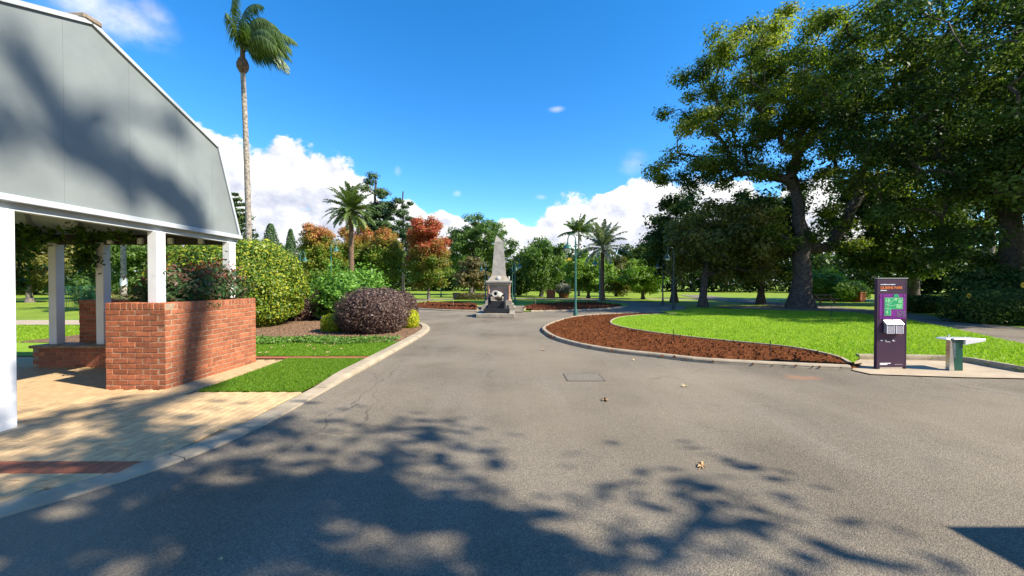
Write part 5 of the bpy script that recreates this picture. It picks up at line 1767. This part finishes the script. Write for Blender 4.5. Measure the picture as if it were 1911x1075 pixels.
tree('bushy_tree', 'lime-tinged bushy tree behind the tall lamp', (bx(1098, 46), 46.0), (bx(1098, 46), 46.0, 2.9), (3.1, 2.2, 2.6), 0.2, 'lf_bright', 'bark_dark', ncl=52, per=260, lsize=0.26, cl_r=0.75, seed=39, cutz=0.5)
tree('bushy_tree', 'olive bushy tree between the grey palm and the round green tree', (bx(1150, 54), 54.0), (bx(1150, 54), 54.0, 3.1), (3.0, 2.2, 2.9), 0.2, 'lf_olive', 'bark_dark', ncl=50, per=240, lsize=0.28, cl_r=0.8, seed=40, cutz=0.5)
tree('bushy_tree', 'round-headed bright green tree at the edge of the right-hand shade', (bx(1200, 44), 44.0), (bx(1200, 44), 44.0, 2.7), (2.7, 2.2, 1.9), 0.2, 'lf_bright', 'bark_dark', ncl=55, per=260, lsize=0.24, cl_r=0.7, seed=45, cutz=1.0)
tree('distant_tree', 'dark rounded tree on the skyline right of the grey palm', (bx(1190, 78), 78.0), (bx(1195, 78), 78.0, 6.0), (6.5, 4.0, 4.6), 0.3, 'lf_dark', 'bark_dark', ncl=80, per=250, lsize=0.4, cl_r=1.2, seed=46, cutz=1.0)
tree('distant_tree', 'green tree on the left skyline seen between the pavilion posts', (bx(170, 44), 44.0), (bx(170, 44), 44.0, 5.0), (5.0, 3.0, 4.2), 0.3, 'lf_mid', 'bark_dark', ncl=90, per=260, lsize=0.3, cl_r=0.95, seed=47, cutz=0.8)
tree('distant_tree', 'pale green tree at the far left beyond the near pavilion post', (bx(55, 36), 36.0), (bx(50, 36), 36.0, 4.0), (4.2, 2.6, 3.6), 0.25, 'lf_olive', 'bark', ncl=70, per=220, lsize=0.26, cl_r=0.85, seed=48, cutz=0.5)
tree('distant_tree', 'dark green tree right of the banded palm trunk under the pavilion', (bx(265, 40), 40.0), (bx(262, 40), 40.0, 4.6), (3.6, 2.6, 4.2), 0.25, 'lf_mid', 'bark_dark', ncl=70, per=250, lsize=0.28, cl_r=0.9, seed=49, cutz=0.5)

# palms
palm('queen_palm', 'very tall thin palm with wind-swept crown rising above the hedge', (bx(466, 20.0), 20.0), zt(128, 20.0), 0.17,
     dict(n=21, len=2.75, leaflet=0.70, nl=84, droop=2.1, hang=0.95, mat='lf_palm_queen', wind=(0.95, 0.1), spread=(22, 88), width=0.028, wide=1.3, bias=0.36), 61, boss=(0.27, 0.55), lean=(-0.28, 0), rings=0.02)
palm('date_palm', 'feather palm with full rounded crown before the pines', (bx(656, 36.0), 36.0), zt(392, 36.0), 0.30,
     dict(n=70, len=2.35, leaflet=0.42, nl=46, droop=0.75, hang=0.10, mat='lf_palm', spread=(-42, 85), width=0.045, wide=1.9), 62, bark='bark_brown', rings=0.06)
palm('queen_palm', 'slender far palm just right of the tall green lamp', (bx(1080, 55.0), 55.0), zt(432, 55.0), 0.16,
     dict(n=20, len=2.9, leaflet=0.6, nl=34, droop=0.8, hang=0.6, mat='lf_palm', wind=(0.25, 0), spread=(0, 80), width=0.035, wide=3.0), 63)
palm('jelly_palm', 'grey-green feather palm with arching fronds right of the tall lamp', (bx(1124, 39.5), 39.5), zt(462, 39.5), 0.26,
     dict(n=34, len=3.0, leaflet=0.5, nl=44, droop=0.95, hang=0.35, mat='lf_palm_grey', spread=(-15, 88), width=0.035, wide=2.4), 64, bark='bark_brown', rings=0.05)
pb = palm('garden_palm', 'palm trunk with pale metal band seen through the pavilion', (bx(231, 25.0), 25.0), 7.2, 0.17,
          dict(n=22, len=2.4, leaflet=0.5, nl=34, droop=0.8, hang=0.4, mat='lf_palm', spread=(-10, 80)), 65, rings=0.06)
b = MB(); b.lathe([(0.185, 1.55), (0.185, 2.05)], 14); b.build('metal_band', 'trim_grey', pb)

# far wood behind everything
rngw = np.random.default_rng(99)
P, Bs = [], []
for i in range(270):
    a = R(-100 + 200 * i / 269 + rngw.normal() * 0.3)
    dist_ = 92 + rngw.random() * 22
    hh = 7.0 + rngw.random() * 4.5
    ww = 3.0 + 2.0 * rngw.random()
    n = 620
    q = unit(rngw.normal(size=(n, 3))) * (rngw.random((n, 1)) ** 0.35)
    q *= np.array([ww, ww, hh * 0.55])
    q += np.array([math.sin(a) * dist_, math.cos(a) * dist_, hh * 0.5])
    q[:, 2] = np.maximum(q[:, 2], 0.0)
    P.append(q)
    Bs.append(np.full(n, 0.5 + 0.2 * rngw.normal()))
P = np.vstack(P)
V, q = leaves(rngw, P, 0.75, None, 0.4, 0.6, rndb=np.concatenate(Bs))
o = link('far_wood', quads_mesh('far_wood', V, q, 'lf_wood'), None)
tag(o, 'distant belt of trees closing the park horizon', 'wood', kind='stuff')

# ================================================================== GRASS, CLODS, LEAVES
def blades(name, label, poly, n, h, w, z, mat, seed, dens_fn=None):
    rng = np.random.default_rng(seed)
    A = np.array(poly)
    lo, hi = A.min(0), A.max(0)
    X = lo[0] + rng.random(n) * (hi[0] - lo[0])
    Y = lo[1] + rng.random(n) * (hi[1] - lo[1])
    k = inside(poly, X, Y)
    if dens_fn is not None:
        k &= rng.random(n) < dens_fn(X, Y)
    X, Y = X[k], Y[k]
    m = len(X)
    a = rng.random(m) * 6.283
    hh = h * (0.5 + rng.random(m))
    ww = w * (0.7 + 0.6 * rng.random(m))
    lx, ly = rng.normal(size=m) * hh * 0.6, rng.normal(size=m) * hh * 0.6
    b0 = np.stack([X - np.cos(a) * ww, Y - np.sin(a) * ww, np.full(m, z - 0.004)], 1)
    b1 = np.stack([X + np.cos(a) * ww, Y + np.sin(a) * ww, np.full(m, z - 0.004)], 1)
    t = np.stack([X + lx, Y + ly, z + hh], 1)
    me = quads_mesh(name, np.stack([b0, b1, t], 1), rng.random(m), mat)
    o = link(name, me, None)
    tag(o, label, 'grass', kind='stuff')


blades('grass', 'short green grass of the small lawn patch beside the paving', left_front, 52000, 0.032, 0.006, 0.028, 'grass_blade_deep', 201)
blades('grass', 'short grass of the lawn strip before the shrub bed', left_back, 60000, 0.036, 0.008, 0.045, 'grass_blade_deep', 202, lambda X, Y: (X > -9.0) * 1.0)
blades('grass', 'bright short grass of the sunny lawn behind the park sign', lawn_poly, 330000, 0.04, 0.010, 0.062, 'grass_blade', 203, lambda X, Y: np.clip(9.0 / Y, 0.2, 1) ** 1.5)
blades('grass', 'mown grass of the lawn behind the pavilion', [(-22, 9.3), (-6.6, 9.3), (-6.6, 8.85), (-6.6, 16), (-22, 16)], 90000, 0.05, 0.012, -0.045, 'grass_blade', 204)


def clods(name, label, poly, n, s, z, mat, seed, kind='stuff'):
    rng = np.random.default_rng(seed)
    A = np.array(poly)
    lo, hi = A.min(0), A.max(0)
    X = lo[0] + rng.random(n) * (hi[0] - lo[0])
    Y = lo[1] + rng.random(n) * (hi[1] - lo[1])
    k = inside(poly, X, Y)
    X, Y = X[k], Y[k]
    m = len(X)
    S = s * (0.35 + rng.random(m) ** 2.5 * 1.5)
    dirs = np.array([(1, 0, 0), (0, 1, 0), (-1, 0, 0), (0, -1, 0), (0, 0, 1)], float)
    base = np.stack([X, Y, np.full(m, z - 0.005)], 1)
    J = 1 + 0.35 * rng.normal(size=(m, 5, 1))
    ang = rng.random(m) * 6.283
    c, sn = np.cos(ang), np.sin(ang)
    Dd = np.repeat(dirs[None], m, 0)
    Dx = Dd[..., 0] * c[:, None] - Dd[..., 1] * sn[:, None]
    Dy = Dd[..., 0] * sn[:, None] + Dd[..., 1] * c[:, None]
    Dd = np.stack([Dx, Dy, Dd[..., 2] * 0.75], -1)
    Pv = base[:, None, :] + Dd * J * S[:, None, None]
    T = []
    for i in range(4):
        T.append(np.stack([Pv[:, i], Pv[:, (i + 1) % 4], Pv[:, 4]], 1))
    V = np.concatenate(T, 0)
    o = link(name, quads_mesh(name, V, None, mat), None)
    tag(o, label, 'soil', kind=kind)


clods('soil_clods', 'crumbly red-brown clods of the dug soil bed', bed_poly, 26000, 0.034, 0.055, 'soil_red', 301)
clods('soil_clods', 'dark clods of the soil bed left of the cannon', lb, 9000, 0.085, 0.11, 'soil_dark', 302)
clods('soil_clods', 'dark clods of the soil bed right of the cannon', rb, 11000, 0.085, 0.11, 'soil_dark', 303)
mulch_poly = [(-6.5, 11.0), (-3.2, 11.1), (-3.18, 13.1), (-3.4, 14.5), (-3.9, 15.7), (-4.8, 16.8), (-6.2, 17.9), (-9, 17.9), (-9, 11.6)]
clods('mulch_chips', 'brown bark mulch round the clipped shrubs', mulch_poly, 14000, 0.028, 0.052, 'mulch', 304)


def leaf_mesh(seed, s):
    rng = np.random.default_rng(seed)
    b = MB()
    pts = []
    for i in range(10):
        a = i * 0.628
        r = s * (1.0 if i % 2 == 0 else 0.45) * (0.75 + 0.4 * rng.random())
        pts.append((r * math.cos(a), r * 0.8 * math.sin(a), 0.02 * s + abs(rng.normal()) * s * 0.35))
    b.v = [(0, 0, 0.1 * s)] + pts
    for i in range(10):
        b.f.append((0, 1 + i, 1 + (i + 1) % 10))
    b.tube([(0, 0, 0.1 * s), (-s * 1.3, 0.2 * s, 0.05 * s)], [0.004, 0.003], 4)
    return b.mesh('fallen_leaf')


lm_ = [leaf_mesh(i, 0.07) for i in range(5)]
lmt = [leaf_mesh(10 + i, 0.07) for i in range(3)]
for me in lm_:
    me.materials.append(M['leaf_dry'])
for me in lmt:
    me.materials.append(M['leaf_tan'])
rngl = np.random.default_rng(17)
for i, (px, py, k, s, lab) in enumerate(((1129, 748, 0, 1.15, 'brown curled leaf on the road near the service cover'), (1310, 871, 1, 1.0, 'dry brown leaf lying at the edge of the tree shadow on the road'),
                                         (1277, 722, 5, 1.0, 'pale tan leaf on sunlit road right of the service cover'), (1014, 654, 2, 0.9, 'small dry leaf on the road near the island kerb tip'),
                                         (1182, 672, 6, 0.8, 'tiny pale leaf by the kerb of the red soil bed'), (412, 1045, 7, 0.35, 'tiny yellow leaf scrap in the near road shadow'))):
    x, y = G(px, py, 0)
    o = link('fallen_leaf', (lm_ + lmt)[k], None, None, (x, y, 0.004), (0, 0, rngl.random() * 6))
    o.scale = (s, s, s)
    tag(o, lab, 'leaf', 'leaves fallen on the road')
for i in range(46):
    x, y = -14 + rngl.random() * 6.6, 9.6 + rngl.random() * 5.5
    o = link('fallen_leaf', lm_[i % 5] if i % 3 else lmt[i % 3], None, None, (x, y, -0.01), (0, 0, rngl.random() * 6))
    o.scale = (1.5, 1.5, 1.5)
    tag(o, 'dry fallen leaf on the lawn behind the pavilion', 'leaf', 'leaf litter behind the pavilion')
for i in range(22):
    x, y = -7.4 + rngl.random() * 4.0, 8.95 + rngl.random() * 1.8
    o = link('fallen_leaf', lmt[i % 3] if i % 2 else lm_[i % 5], None, None, (x, y, 0.075), (0, 0, rngl.random() * 6))
    o.scale = (0.8, 0.8, 0.8)
    tag(o, 'dry fallen leaf on the lawn strip by the shrub bed', 'leaf', 'leaves on the lawn strip')
